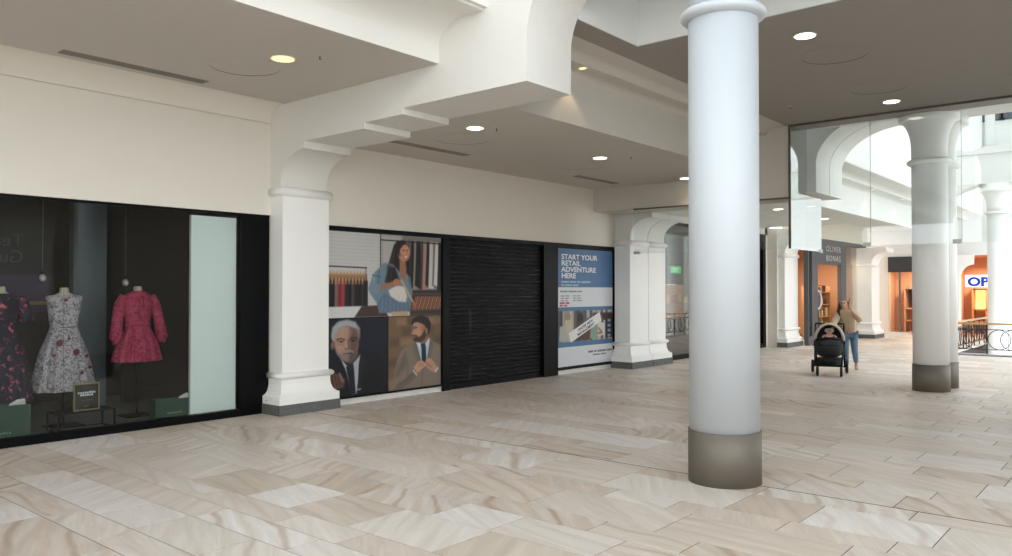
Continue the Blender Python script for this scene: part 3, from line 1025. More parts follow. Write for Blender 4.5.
# ================================================================== POSTER WALL
XW = -9.65
bb = thing('baseboard_left', 'row of white skirting tiles below the posters', None, (XW, 11, 0), kind='structure')
y = 7.26
while y < 15.34:
    if not (9.72 < y + .2 < 13.05):
        box(-9.72, XW - .002, y + .002, min(y + .44, 15.36) - .002, 0.0, 0.092).build('tile', M_OFFWHITE, bb)
    y += .44
fr = thing('window_2', 'black frame round the photo posters, shutter and blue poster', None, (XW, 11, 0), kind='structure')
for nm, a in (('head', (7.25, 15.36, 2.655, 2.72)), ('sill', (7.25, 9.72, 0.092, 0.115)), ('sill', (13.03, 15.36, 0.092, 0.125)), ('post', (9.72, 9.90, 0, 2.655)), ('post', (12.6, 13.08, 0, 2.655)), ('post', (15.22, 15.36, 0.092, 2.655))):
    box(-9.715, XW + .03, a[0], a[1], a[2], a[3]).build(nm, M_BLACK, fr)

# ---- roller shutter
rs = thing('roller_shutter', 'closed black roller shutter between the photo posters and the blue poster', 'shutter', (XW, 11.25, 0))
M_SHUT = mat('shutter_black', (9, 11, 13), 0.5, var=0.15, scale=2, spec=0.1)
pitch = 0.0735
sl = MB()
n_slat = 36
first = None
for k in range(n_slat):
    z = 0.01 + k * pitch
    if first is None:
        q = [(-9.715, z), (-9.700, z), (-9.696, z + .008), (-9.693, z + .035), (-9.696, z + .062), (-9.700, z + .069), (-9.715, z + .069)]
        first = MB().prism(q, 9.905, 12.595).build('slat', M_SHUT, rs)
    else:
        c = first.copy()
        COL.objects.link(c)
        c.location.z = k * pitch
box(-9.70, -9.67, 9.905, 12.595, 0.0, 0.05).build('bottom_bar', M_BLACK, rs)
for z0, z1 in ((0.13, 0.42), (1.0, 1.42)):
    box(-9.684, -9.68, 10.48, 10.487, z0, z1).build('scratch', mat('bare_scratch', (120, 122, 122), 0.4), rs)


# ------------------------------------------------------------------ painted prints
class Canvas:
    def __init__(self, asp, h, bg_):
        self.h, self.w = h, int(h * asp)
        self.asp = asp
        yy, xx = np.mgrid[0:self.h, 0:self.w]
        self.x = xx / (self.w - 1)
        self.y = yy / (self.h - 1)
        self.c = np.ones((self.h, self.w, 3)) * np.array(bg_, float)
        self.px = 1.0 / h
        self.rng = np.random.default_rng(5)

    def put(self, m, col, a=1.0):
        m = (np.clip(m, 0, 1) * a)[..., None]
        self.c = self.c * (1 - m) + np.array(col, float) * m

    def edge(self, d, soft):
        return np.clip(0.5 - d / (2 * soft), 0, 1)

    def ell(self, cx, cy, rx, ry, col, soft=0.012, rot=0, a=1.0):
        dx, dy = (self.x - cx) * self.asp, self.y - cy
        c, s = math.cos(rot), math.sin(rot)
        u, v = (dx * c + dy * s) / (rx * self.asp), (-dx * s + dy * c) / ry
        d = (np.sqrt(u * u + v * v) - 1) * min(rx * self.asp, ry)
        self.put(self.edge(d, soft), col, a)

    def poly(self, pts, col, soft=0.008, a=1.0):
        P = [(p[0] * self.asp, p[1]) for p in pts]
        X, Y = self.x * self.asp, self.y
        d = np.full(X.shape, 1e9)
        ins = np.zeros(X.shape, bool)
        for (x0, y0), (x1, y1) in zip(P, P[1:] + P[:1]):
            ex, ey = x1 - x0, y1 - y0
            t = np.clip(((X - x0) * ex + (Y - y0) * ey) / (ex * ex + ey * ey + 1e-12), 0, 1)
            d = np.minimum(d, np.hypot(X - x0 - t * ex, Y - y0 - t * ey))
            cr = ((y0 > Y) != (y1 > Y)) & (X < ex * (Y - y0) / (ey + 1e-12 * (ey == 0)) + x0)
            ins ^= cr
        self.put(self.edge(np.where(ins, -d, d), soft), col, a)

    def line(self, pts, wd, col, soft=0.006, a=1.0):
        X, Y = self.x * self.asp, self.y
        d = np.full(X.shape, 1e9)
        for (x0, y0), (x1, y1) in zip(pts, pts[1:]):
            x0, x1 = x0 * self.asp, x1 * self.asp
            ex, ey = x1 - x0, y1 - y0
            t = np.clip(((X - x0) * ex + (Y - y0) * ey) / (ex * ex + ey * ey + 1e-12), 0, 1)
            d = np.minimum(d, np.hypot(X - x0 - t * ex, Y - y0 - t * ey))
        self.put(self.edge(d - wd / 2, soft), col, a)

    def rect(self, x0, y0, x1, y1, col, soft=0.006, a=1.0):
        dx = np.maximum(x0 - self.x, self.x - x1) * self.asp
        dy = np.maximum(y0 - self.y, self.y - y1)
        self.put(self.edge(np.maximum(dx, dy), soft), col, a)

    def grain(self, s):
        self.c *= 1 + s * self.rng.standard_normal((self.h, self.w, 1))

    def mesh(self, name, y0, y1, z0, z1, x, parent, label=None):
        ys = y0 + (y1 - y0) * self.x
        zs = z1 - (z1 - z0) * self.y
        org = origin_of(parent)
        v = np.stack([np.full(ys.shape, x) - org.x, ys - org.y, zs - org.z], -1).reshape(-1, 3)
        i = np.arange(self.h * self.w).reshape(self.h, self.w)
        f = np.stack([i[:-1, :-1], i[1:, :-1], i[1:, 1:], i[:-1, 1:]], -1).reshape(-1, 4)
        me = bpy.data.meshes.new(name)
        me.from_pydata(v.tolist(), [], f.tolist())
        at = me.color_attributes.new('print_colour', 'FLOAT_COLOR', 'POINT')
        c = np.clip(self.c / 255, 0, 1).reshape(-1, 3)
        c = np.where(c <= 0.04045, c / 12.92, ((c + 0.055) / 1.055) ** 2.4)
        at.data.foreach_set('color', np.concatenate([c, np.ones((len(c), 1))], 1).astype(np.float32).ravel())
        me.materials.append(M_PRINT)
        o = bpy.data.objects.new(name, me)
        COL.objects.link(o)
        o.parent = parent
        if label:
            o['label'] = label
        return o


def paint_woman():
    C = Canvas(2.37 / 1.30, 165, (196, 194, 190))
    rng = random.Random(4)
    for k in range(22):                                   # pale painted brick
        C.line([(0, .03 + k * .042), (.5, .035 + k * .042)], .006, (176, 174, 171), .006, .7)
    C.rect(.44, 0, 1, .75, (128, 120, 116), .01)
    C.rect(.44, 0, .62, .5, (178, 175, 171), .03)
    # left rail of clothes
    C.rect(0, .50, .31, .86, (62, 52, 52), .02)
    cols = [(28, 28, 32), (22, 22, 26), (120, 96, 84), (118, 40, 50), (150, 60, 66), (40, 36, 40), (24, 24, 28), (70, 60, 56), (34, 30, 34), (26, 26, 30), (48, 40, 42), (30, 28, 32)]
    for k, c in enumerate(cols):
        x = k * .0265
        C.poly([(x, .56 + rng.uniform(0, .05)), (x + .014, .53), (x + .030, .58), (x + .030, .87), (x - .002, .87)], c, .008)
    for k in range(11):
        C.line([(.005 + k * .027, .60), (.018 + k * .027, .47), (.032 + k * .027, .56)], .02, (190, 142, 96), .012)
    C.line([(0, .405), (.31, .415)], .014, (34, 34, 36))
    C.line([(.305, .41), (.31, .86)], .010, (44, 44, 46))
    C.poly([(0, .875), (.28, .87), (.27, .96), (.2, 1.0), (0, 1.0)], (206, 206, 204), .01)
    C.poly([(.27, .87), (.45, .86), (.5, 1), (.21, 1)], (70, 52, 46), .01)
    # right rail of clothes
    xs_ = .67
    for c, wd in (((90, 84, 82), .03), ((24, 24, 28), .035), ((150, 130, 116), .02), ((28, 28, 30), .05), ((70, 54, 50), .025), ((172, 130, 116), .035), ((30, 28, 32), .03), ((205, 200, 194), .04), ((120, 110, 104), .02), ((214, 210, 204), .035), ((40, 38, 40), .04)):
        C.poly([(xs_ + .01, .06), (xs_ + wd, .06), (xs_ + wd + .012, .5 + rng.uniform(.1, .2)), (xs_ - .006, .5 + rng.uniform(.1, .2))], c, .01)
        xs_ += wd * .93
    C.rect(.72, .68, 1, .72, (50, 46, 44), .01)
    C.rect(.70, .72, 1, 1, (70, 52, 44), .02)
    for k in range(15):
        x = .72 + k * .019
        C.line([(x, .93), (x + .035, .77)], .016, (206, 146, 106) if k % 2 else (170, 108, 76), .01)
    C.line([(.43, 0), (.43, .40)], .014, (28, 28, 30))
    C.line([(.43, .07), (1, .075)], .014, (36, 34, 36))
    # woman: hair, jacket, face, arms, bag
    C.poly([(.55, .12), (.58, .07), (.64, .06), (.685, .12), (.70, .30), (.715, .45), (.71, .62), (.66, .66), (.60, .64), (.50, .60), (.47, .52), (.50, .36)], (30, 26, 26), .012)
    C.poly([(.46, .345), (.54, .36), (.60, .45), (.66, .46), (.70, .52), (.72, .72), (.70, .93), (.42, .95), (.40, .84), (.37, .78), (.34, .72), (.325, .66), (.37, .48)], (112, 132, 146), .012)
    C.poly([(.50, .38), (.56, .40), (.60, .56), (.54, .62), (.47, .58)], (34, 30, 30), .02)
    for k in range(8):
        C.line([(.565 - k * .004, .14 + k * .02), (.545 - k * .010, .34 + k * .01), (.53 - k * .006, .46), (.525 - k * .006 + .012 * (k % 2), .60)], .006, (84, 66, 58), .006, .55)
    for k in range(5):
        C.line([(.682, .20 + k * .02), (.695 + k * .003, .36), (.68 + k * .008, .50), (.69 + k * .006, .62)], .006, (78, 60, 54), .006, .55)
    C.poly([(.60, .31), (.655, .32), (.665, .42), (.655, .54), (.625, .56), (.60, .44)], (160, 108, 84), .012)
    C.line([(.38, .5), (.365, .64)], .02, (150, 168, 178), .02, .8)
    C.line([(.42, .44), (.41, .60)], .02, (84, 102, 118), .02, .8)
    C.line([(.36, .50), (.43, .52)], .012, (66, 82, 98), .01, .8)
    C.ell(.640, .215, .056, .112, (190, 132, 102), .010, .12)
    C.ell(.66, .19, .03, .06, (206, 150, 120), .03, 0, .8)
    C.ell(.60, .24, .012, .03, (150, 98, 74), .01)
    C.poly([(.575, .20), (.585, .11), (.63, .085), (.66, .095), (.63, .125), (.605, .17), (.595, .26)], (34, 28, 28), .010)
    C.line([(.632, .185), (.65, .18)], .010, (50, 34, 30), .006)
    C.line([(.668, .18), (.68, .178)], .010, (50, 34, 30), .006)
    C.line([(.664, .19), (.672, .225)], .010, (150, 96, 72), .008)
    C.poly([(.637, .255), (.66, .262), (.678, .25), (.66, .285)], (240, 232, 226), .006)
    C.line([(.634, .252), (.66, .292), (.68, .25)], .006, (150, 70, 64), .004)
    C.poly([(.50, .68), (.58, .62), (.645, .64), (.67, .76), (.66, .83), (.58, .82), (.52, .76)], (214, 210, 202), .012)
    C.poly([(.40, .84), (.46, .72), (.52, .76), (.60, .83), (.69, .84), (.70, .95), (.42, .96)], (96, 116, 136), .012)
    for k in range(7):
        C.line([(.45 + k * .035, .78), (.44 + k * .037, .94)], .008, (140, 156, 170), .008, .6)
    C.line([(.41, .655), (.48, .63), (.56, .59)], .055, (166, 110, 82), .012)
    C.poly([(.33, .66), (.37, .60), (.43, .62), (.42, .70), (.37, .74)], (118, 138, 152), .012)
    C.ell(.575, .585, .035, .045, (178, 120, 92), .01)
    C.line([(.62, .56), (.68, .72), (.74, .86)], .03, (196, 164, 130), .01)
    C.line([(.73, .85), (.745, .93)], .05, (150, 98, 74), .012)
    C.rect(.53, .945, .68, 1, (186, 160, 128), .01)
    C.rect(.70, .93, 1, 1, (60, 54, 52), .02, .8)
    C.grain(.02)
    return C


def paint_older():
    C = Canvas(1.17 / 1.2, 190, (13, 15, 22))
    C.ell(.8, .22, .45, .4, (28, 34, 50), .4, 0, .8)
    C.poly([(0, .66), (.12, .57), (.25, .52), (.5, .50), (.62, .42), (.82, .50), (.97, .62), (1, 1), (0, 1)], (19, 20, 25), .02)
    C.poly([(.20, .50), (.30, .60), (.36, .62), (.53, .47), (.50, .60), (.48, .98), (.38, .98), (.30, .70)], (168, 172, 182), .01)
    C.poly([(.20, .44), (.48, .42), (.50, .50), (.36, .60), (.24, .53)], (88, 66, 58), .02)
    # skull, ear, face
    C.poly([(.045, .22), (.07, .10), (.17, .03), (.31, .012), (.44, .045), (.52, .13), (.52, .26), (.47, .30), (.10, .30)], (128, 128, 130), .015)
    C.ell(.075, .335, .03, .055, (126, 94, 82), .01)
    C.poly([(.095, .20), (.14, .13), (.30, .105), (.45, .14), (.495, .24), (.495, .36), (.46, .46), (.39, .535), (.31, .555), (.22, .52), (.14, .44), (.105, .34)], (160, 126, 110), .012)
    C.poly([(.345, .11), (.45, .14), (.50, .24), (.495, .36), (.46, .46), (.39, .535), (.345, .55), (.355, .42), (.335, .30)], (92, 70, 63), .03, .85)
    C.ell(.23, .18, .11, .05, (186, 152, 134), .04, 0, .8)
    C.ell(.19, .37, .05, .05, (180, 144, 126), .04, 0, .7)
    C.poly([(.06, .26), (.075, .12), (.17, .045), (.31, .025), (.44, .06), (.50, .15), (.43, .125), (.30, .09), (.17, .125), (.115, .20), (.10, .29)], (156, 157, 160), .012)
    for k in range(7):
        C.line([(.11 + k * .05, .11 - .012 * (3 - abs(k - 3))), (.14 + k * .05, .035 + .004 * abs(k - 3))], .008, (186, 187, 190), .008, .5)
    # stubble beard and moustache
    C.poly([(.11, .37), (.16, .44), (.23, .455), (.30, .43), (.38, .45), (.47, .40), (.465, .47), (.39, .54), (.31, .56), (.22, .525), (.14, .45)], (122, 110, 104), .02, .8)
    C.poly([(.345, .44), (.46, .42), (.455, .47), (.39, .54), (.34, .555)], (74, 64, 60), .025, .7)
    C.line([(.225, .435), (.27, .418), (.31, .415), (.37, .42), (.41, .435)], .020, (140, 130, 124), .01)
    C.line([(.25, .455), (.31, .45), (.385, .455)], .010, (86, 52, 48), .006)
    # brows, eyes, nose
    C.line([(.145, .268), (.20, .255), (.265, .272)], .016, (70, 58, 54), .008)
    C.line([(.355, .272), (.42, .252), (.465, .262)], .016, (52, 42, 40), .008)
    C.ell(.205, .298, .038, .010, (150, 132, 124), .006)
    C.ell(.21, .297, .016, .011, (36, 34, 38), .005)
    C.line([(.16, .293), (.205, .283), (.255, .296)], .007, (62, 46, 42), .005)
    C.ell(.41, .295, .034, .009, (92, 78, 72), .006)
    C.ell(.41, .295, .016, .013, (26, 24, 28), .005)
    C.line([(.365, .292), (.41, .28), (.455, .29)], .007, (42, 32, 30), .005)
    C.line([(.29, .29), (.285, .35), (.275, .375)], .018, (186, 152, 134), .015, .8)
    C.line([(.315, .28), (.335, .365), (.345, .385), (.30, .395), (.27, .385)], .009, (86, 60, 52), .008)
    C.line([(.17, .33), (.235, .335)], .006, (120, 90, 78), .008, .7)
    for k in range(3):
        C.line([(.17, .165 + k * .022), (.38, .16 + k * .022)], .004, (128, 98, 86), .006, .6)
    # tie, lapels
    C.poly([(.29, .62), (.34, .585), (.41, .59), (.42, .65), (.45, .98), (.37, .98), (.31, .70)], (24, 26, 34), .008)
    C.line([(.34, .6), (.36, .66), (.41, .6)], .008, (58, 62, 74), .006)
    C.poly([(.17, .56), (.27, .64), (.36, .98), (.10, .98)], (13, 14, 18), .012)
    C.poly([(.53, .46), (.61, .56), (.52, .98), (.46, .98), (.51, .7)], (28, 29, 35), .012)
    C.line([(.46, .93), (.53, .925)], .02, (150, 152, 158), .01)
    # clasped hands
    C.poly([(0, .72), (.08, .68), (.17, .70), (.28, .78), (.26, .88), (.12, .90), (0, .86)], (100, 70, 60), .02)
    for k in range(4):
        C.line([(.06 + k * .05, .70 + k * .02), (.10 + k * .05, .86)], .012, (60, 40, 36), .01)
    C.line([(.19, .70), (.24, .80)], .03, (140, 108, 94), .012)
    C.grain(.02)
    return C


def paint_young():
    C = Canvas(1.18 / 1.2, 190, (112, 92, 72))
    rng = random.Random(9)
    for r in range(8):
        off = rng.uniform(-.2, 0)
        while off < 1:
            wd = rng.uniform(.18, .34)
            c = rng.choice([(146, 116, 86), (120, 94, 70), (156, 126, 94), (98, 78, 62), (134, 110, 92)])
            C.rect(off + .01, r * .14 + .015, off + wd - .01, r * .14 + .125, c, .03, .85)
            off += wd
    C.poly([(.02, 1), (.08, .82), (.16, .60), (.24, .46), (.46, .37), (.50, .33), (.78, .34), (.96, .42), (1, .5), (1, 1)], (130, 117, 104), .012)
    C.poly([(.08, .84), (.2, .8), (.34, .66), (.30, .52), (.22, .60)], (102, 92, 82), .04, .8)
    C.line([(.30, .50), (.36, .70), (.34, .86)], .02, (108, 97, 87), .03, .8)
    C.poly([(.50, .37), (.56, .34), (.76, .32), (.78, .40), (.74, .60), (.62, .66), (.56, .50)], (180, 200, 214), .01)
    C.poly([(.50, .31), (.56, .28), (.74, .22), (.765, .33), (.66, .42), (.57, .38)], (146, 102, 82), .015)
    C.poly([(.50, .335), (.575, .375), (.66, .425), (.60, .46), (.53, .39)], (206, 220, 230), .008)
    C.poly([(.765, .315), (.80, .36), (.73, .45), (.66, .425)], (196, 212, 224), .008)
    # head in three quarter profile, looking left
    C.poly([(.455, .09), (.56, .06), (.68, .09), (.735, .18), (.72, .28), (.66, .34), (.57, .365), (.49, .355), (.455, .325), (.45, .285), (.455, .262), (.425, .25), (.415, .238), (.445, .195), (.44, .15)], (188, 142, 116), .008)
    C.poly([(.62, .12), (.72, .16), (.72, .27), (.66, .33), (.60, .28)], (150, 106, 84), .04, .8)
    C.poly([(.455, .305), (.475, .275), (.52, .272), (.565, .295), (.62, .27), (.675, .20), (.72, .22), (.715, .285), (.665, .345), (.575, .372), (.49, .362), (.455, .335)], (66, 50, 43), .012, .95)
    C.line([(.455, .275), (.50, .268), (.53, .278)], .014, (72, 54, 46), .008)
    C.line([(.453, .298), (.50, .292)], .012, (162, 104, 92), .006)
    C.poly([(.42, .10), (.44, .045), (.50, .01), (.62, -.005), (.74, .025), (.80, .11), (.785, .21), (.74, .285), (.725, .22), (.70, .20), (.69, .15), (.64, .115), (.54, .085), (.47, .09), (.445, .125)], (42, 33, 30), .012)
    for k in range(6):
        C.line([(.46 + k * .05, .075), (.50 + k * .052, .015)], .007, (74, 58, 50), .008, .6)
    C.ell(.715, .215, .02, .04, (176, 128, 104), .008)
    C.line([(.712, .195), (.718, .235)], .006, (120, 80, 64), .006)
    C.line([(.445, .158), (.475, .150), (.53, .160)], .012, (44, 34, 32), .006)
    C.ell(.482, .182, .020, .009, (206, 192, 184), .005)
    C.ell(.472, .182, .010, .009, (36, 30, 30), .004)
    C.line([(.452, .179), (.482, .172), (.515, .183)], .006, (54, 40, 36), .004)
    C.line([(.465, .19), (.44, .235), (.455, .255)], .006, (140, 96, 76), .006)
    C.ell(.56, .235, .05, .035, (200, 154, 128), .03, 0, .7)
    C.poly([(.60, .40), (.68, .385), (.70, .44), (.71, .62), (.66, .68), (.62, .62), (.615, .46)], (26, 42, 52), .008)
    C.line([(.615, .45), (.70, .435)], .006, (52, 70, 82), .006)
    C.poly([(.44, .38), (.51, .36), (.60, .62), (.56, .70), (.46, .52)], (118, 106, 95), .01)
    C.poly([(.78, .33), (.86, .40), (.80, .62), (.70, .70), (.75, .52)], (118, 106, 95), .01)
    C.line([(.51, .40), (.59, .62)], .010, (80, 70, 62), .008)
    C.line([(.79, .40), (.74, .58)], .010, (80, 70, 62), .008)
    C.line([(.64, .74), (.62, 1)], .010, (86, 76, 68), .008)
    C.poly([(.16, .92), (.30, .86), (.48, .74), (.56, .80), (.42, .92), (.22, 1), (.1, 1)], (112, 101, 91), .015)
    C.line([(.18, .93), (.34, .87), (.50, .77)], .008, (86, 76, 68), .01)
    C.poly([(.46, .72), (.56, .63), (.66, .64), (.70, .70), (.64, .74), (.54, .80)], (198, 150, 124), .01)
    C.poly([(.70, .62), (.78, .60), (.88, .68), (.94, .76), (.88, .82), (.76, .76), (.68, .70)], (192, 144, 118), .01)
    for k in range(4):
        C.line([(.57 + k * .028, .645 + k * .006), (.555 + k * .03, .71)], .007, (136, 92, 74), .005)
        C.line([(.70 + k * .03, .64 + k * .02), (.735 + k * .03, .71 + k * .015)], .007, (136, 92, 74), .005)
    C.line([(.90, .80), (.94, .76)], .03, (206, 214, 220), .01)
    C.line([(.46, .76), (.52, .82)], .02, (206, 214, 220), .01)
    C.grain(.02)
    return C


pw = thing('photo_poster', 'large poster of three fashion photos left of the black shutter', 'poster', (XW, 8.5, 0.115))
box(-9.715, XW - .005, 7.27, 9.72, 0.115, 2.655).build('backing_board', M_BLACKM, pw)
paint_woman().mesh('photo', 7.31, 9.70, 1.325, 2.645, XW + .001, pw, 'photo of a smiling woman in denim between clothes rails')
paint_older().mesh('photo', 7.31, 8.495, 0.12, 1.315, XW + .001, pw, 'photo of a grey haired man in a dark suit')
paint_young().mesh('photo', 8.51, 9.70, 0.12, 1.315, XW + .001, pw, 'photo of a bearded man in a taupe suit')

# ---- blue leasing poster
bp = thing('leasing_poster', 'blue and white leasing poster right of the black shutter', 'poster', (XW, 14.15, 0.125))
Y0, Y1, Z0, Z1 = 13.09, 15.21, 0.125, 2.655
box(-9.715, XW - .002, Y0, Y1, Z0, Z1).build('backing_board', M_BLACKM, bp)
blue = mat('poster_blue', (66, 108, 150), 0.45, var=0.02)
pwhite = mat('poster_white', (214, 216, 220), 0.45, var=0.01)


def band(a, b, m, nm):
    h = Z1 - Z0
    return box(XW - .002, XW + .001, Y0 + .02, Y1 - .02, Z1 - b * h, Z1 - a * h).build(nm, m, bp)


band(0.015, .335, blue, 'blue_field')
band(.335, .50, pwhite, 'white_field')
band(.50, .53, blue, 'blue_band')
band(.79, .83, blue, 'blue_band')
band(.83, .99, pwhite, 'white_field')
text_mesh('headline', 'START YOUR\nRETAIL\nADVENTURE\nHERE', 0.15, mat('poster_letter', (232, 234, 236), 0.5), bp, (XW + .003, Y0 + .14, Z1 - .26), ROT_X, .0008, line=.88, bold=.003, sx=1.5)
lt = mat('pale_blue_ink', (150, 176, 202), 0.5)
gy = mat('grey_ink', (120, 122, 126), 0.5)
rd = mat('red_ink', (190, 70, 84), 0.5)
rng = random.Random(3)


def words(y, z, lens, hgt, m):
    for ln in lens:
        box(XW + .001, XW + .0018, y, y + ln, z, z + hgt).build('small_print', m, bp)
        y += ln + .03


words(Y0 + .14, Z1 - .755, (.28, .22, .14, .34), .04, lt)
words(Y0 + .14, Z1 - .825, (.10, .24, .22), .04, lt)
words(Y0 + .10, Z1 - .95, (.26, .3, .16), .028, gy)
for k in range(3):
    words(Y0 + .12, Z1 - 1.04 - k * .05, (.12, .16 - .03 * k), .02, gy)
    words(Y0 + .56, Z1 - 1.04 - k * .05, (.10, .14 + .03 * k), .02, gy)
words(Y0 + .08, Z1 - 1.20, (.18, .14), .04, rd)
words(Y0 + .08, Z1 - 1.25, (.12, .12), .035, rd)
words(Y0 + 1.12, Z0 + .265, (.20, .1, .34, .22), .045, gy)
words(Y0 + 1.30, Z0 + .20, (.28, .22), .03, gy)


def paint_shop():
    C = Canvas(2.08 / .655, 105, (120, 116, 112))
    rng = random.Random(12)
    x = 0
    while x < 1:
        wd = rng.uniform(.02, .06)
        C.rect(x, 0, x + wd, 1, rng.choice([(176, 172, 162), (96, 92, 90), (60, 60, 64), (150, 146, 138), (190, 186, 178), (82, 84, 90)]), .03)
        x += wd
    C.rect(.62, .1, 1, .35, (70, 44, 46), .03)
    C.rect(.86, .3, 1, .95, (34, 38, 46), .02)
    for k in range(4):
        C.rect(.90, .32 + k * .17, .96, .42 + k * .17, (150, 160, 172), .02)
    C.ell(.17, .2, .05, .12, (150, 136, 110), .03)
    C.poly([(.12, .3), (.24, .28), (.27, .95), (.10, .95)], (196, 186, 156), .03)
    C.poly([(.03, .5), (.13, .45), (.2, .98), (.02, .98)], (176, 176, 172), .03)
    C.ell(.39, .25, .05, .17, (46, 34, 32), .03)
    C.poly([(.32, .4), (.44, .35), (.48, .95), (.32, .95)], (80, 62, 56), .03)
    C.ell(.53, .38, .04, .14, (140, 92, 74), .03)
    C.poly([(.46, .5), (.58, .48), (.60, .98), (.46, .98)], (98, 52, 50), .03)
    C.poly([(.58, .55), (.68, .6), (.68, .95), (.56, .95)], (128, 158, 142), .03)
    C.ell(.77, .27, .028, .13, (140, 100, 84), .02)
    C.poly([(.71, .45), (.77, .40), (.84, .46), (.85, .85), (.71, .88)], (206, 204, 198), .02)
    C.line([(.73, .62), (.79, .76), (.72, .78)], .08, (150, 108, 90), .03)
    C.rect(.66, .16, .69, .34, (206, 216, 222), .02)
    C.grain(.03)
    return C


hh = Z1 - Z0
paint_shop().mesh('photo', Y0 + .02, Y1 - .02, Z1 - .79 * hh, Z1 - .53 * hh, XW + .001, bp, 'photo strip of shoppers in a clothes shop')
R20 = Matrix.Rotation(math.radians(20), 4, 'X')
st = box(-.001, .001, -.62, .62, -.105, .105).build('slogan_strip', mat('strip_white', (226, 226, 226), 0.5), bp, local=True)
cpos = Vector((XW + .004, Y0 + 1.02, Z1 - .672 * hh)) - origin_of(bp)
st.data.transform(Matrix.Translation(cpos) @ R20)
tx = text_mesh('slogan', 'UNDER NEW\nMANAGEMENT', 0.088, mat('slogan_ink', (40, 42, 48), 0.5), None, (0, 0, 0), ROT_X, .0006, line=1.0, sx=1.15, align='CENTER', bold=.002)
tx.data.transform(Matrix.Translation(cpos + Vector((.0022, 0, 0))) @ R20 @ Matrix.Translation((0, 0, .008)))
tx.parent = bp

# ================================================================== SHOPS FURTHER ON
M_GREYF = mat('shopfront_grey', (74, 78, 82), 0.5)
M_ORANGE = mat('warm_shop_wall', (204, 158, 126), 0.7)
M_WOOD = mat('shelf_wood', (186, 140, 98), 0.5, var=0.12)
M_DKWOOD = mat('dark_shelf', (66, 44, 36), 0.5)


def lamp(loc, watts, col=(1, .80, .60), r=.25, parent=None):
    ld = bpy.data.lights.new('shop_lamp', 'AREA')
    ld.energy = watts * 1.2
    ld.color = col
    ld.size = r * 2.4
    lo = bpy.data.objects.new('shop_lamp', ld)
    COL.objects.link(lo)
    lo.location = loc
    return lo


# --- dim shop right of the double pilaster
struct('wall_third_bay', MB().box(-9.9, -9.5, 16.9, 24.0, 3.45, 4.1).box(-9.9, -9.5, 23.62, 25.0, 0, 3.65).box(-9.5, -9.2, 23.8, 25.0, 0, 3.65).box(-9.9, -9.5, 16.86, 17.0, 0, 3.5), M_WALL)
struct('wall_dim_shop', MB().box(-13.2, -13, 16.8, 23.8, 0, 3.5).box(-13, -9.9, 16.7, 16.85, 0, 3.5).box(-13, -9.9, 23.8, 23.95, 0, 3.5).box(-13.2, -9.9, 16.7, 23.95, 3.45, 3.6), M_DARKWALL)
wn = thing('window_3', 'dim shop front with black frame behind the near column', None, (-9.5, 20.3, 0), kind='structure')
box(-9.6, -9.48, 17.0, 23.62, 0, .12).build('sill', M_BLACK, wn)
box(-9.6, -9.48, 17.0, 23.62, 3.38, 3.45).build('head', M_BLACK, wn)
for y in (17.0, 20.1, 23.4):
    box(-9.6, -9.47, y, y + .2, .12, 3.38).build('post', M_BLACK, wn)
for y0, y1 in ((17.2, 20.1), (20.3, 23.4)):
    box(-9.55, -9.54, y0, y1, .12, 3.38).build('pane', M_GLASS, wn)
es = thing('exit_sign', 'small green lit exit sign inside the dim shop', 'sign', (-10.6, 20.0, 2.25))
box(-10.62, -10.6, 19.7, 20.3, 2.22, 2.42).build('plate', mat('exit_green', (20, 120, 60), 0.5, emit=(40, 190, 90), estr=1.2), es)
text_mesh('lettering', 'EXIT', .17, mat('exit_white', (235, 255, 240), 0.5, emit=(235, 255, 240), estr=1.0), es, (-10.597, 19.78, 2.26), ROT_X, .001)
rk = thing('shelf_unit', 'low lit shelf of boxes inside the dim shop', 'shelf', (-11, 19.6, 0))
box(-11.2, -10.9, 18.0, 21.6, 0, .9).build('base_cabinet', M_DKWOOD, rk)
box(-11.25, -11.2, 18.0, 21.6, .9, 1.9).build('back_panel', M_ORANGE, rk)
box(-11.2, -10.95, 18.0, 21.6, 1.35, 1.38).build('shelf', M_WOOD, rk)
for k in range(10):
    tag(box(-11.15, -10.98, 18.15 + k * .34, 18.35 + k * .34, 1.38, 1.56 + .04 * (k % 3)).build('gift_box', mat('box_tan%d' % (k % 3), ((206, 160, 110), (180, 96, 70), (220, 200, 170))[k % 3], 0.6)), ('tan', 'rust red', 'cream')[k % 3] + ' box, ' + ('first', 'second', 'third', 'fourth', 'fifth', 'sixth', 'seventh', 'eighth', 'ninth', 'tenth')[k] + ' from left on the lit shelf in the dim shop', 'box', 'boxes on the dim shop shelf')
lamp((-10.6, 19.5, 1.9), 18)
lamp((-10.6, 22.0, 2.9), 10, (1, .85, .7))
rg_ = thing('wall_picture', 'small framed picture inside the dim shop at its far end', 'picture', (-12, 22.4, 1.3))
box(-10.22, -10.2, 22.6, 23.2, 1.55, 2.1).build('frame', M_GREYF, rg_)
box(-10.2, -10.195, 22.65, 23.15, 1.6, 2.05).build('print', mat('pic_pale', (150, 150, 150), .5), rg_)
rb = thing('red_notice', 'pinkish red round notice inside the dim shop', 'sign', (-10.2, 23, .9))
MB().lathe([(.22, 0), (.22, .02)], (0, 0, 0), 24).build('disc', mat('red_disc', (170, 60, 70), .5), rb, local=True).data.transform(Matrix.Rotation(HP, 4, 'Y'))
rb.location = (-10.0, 23.2, 1.2)

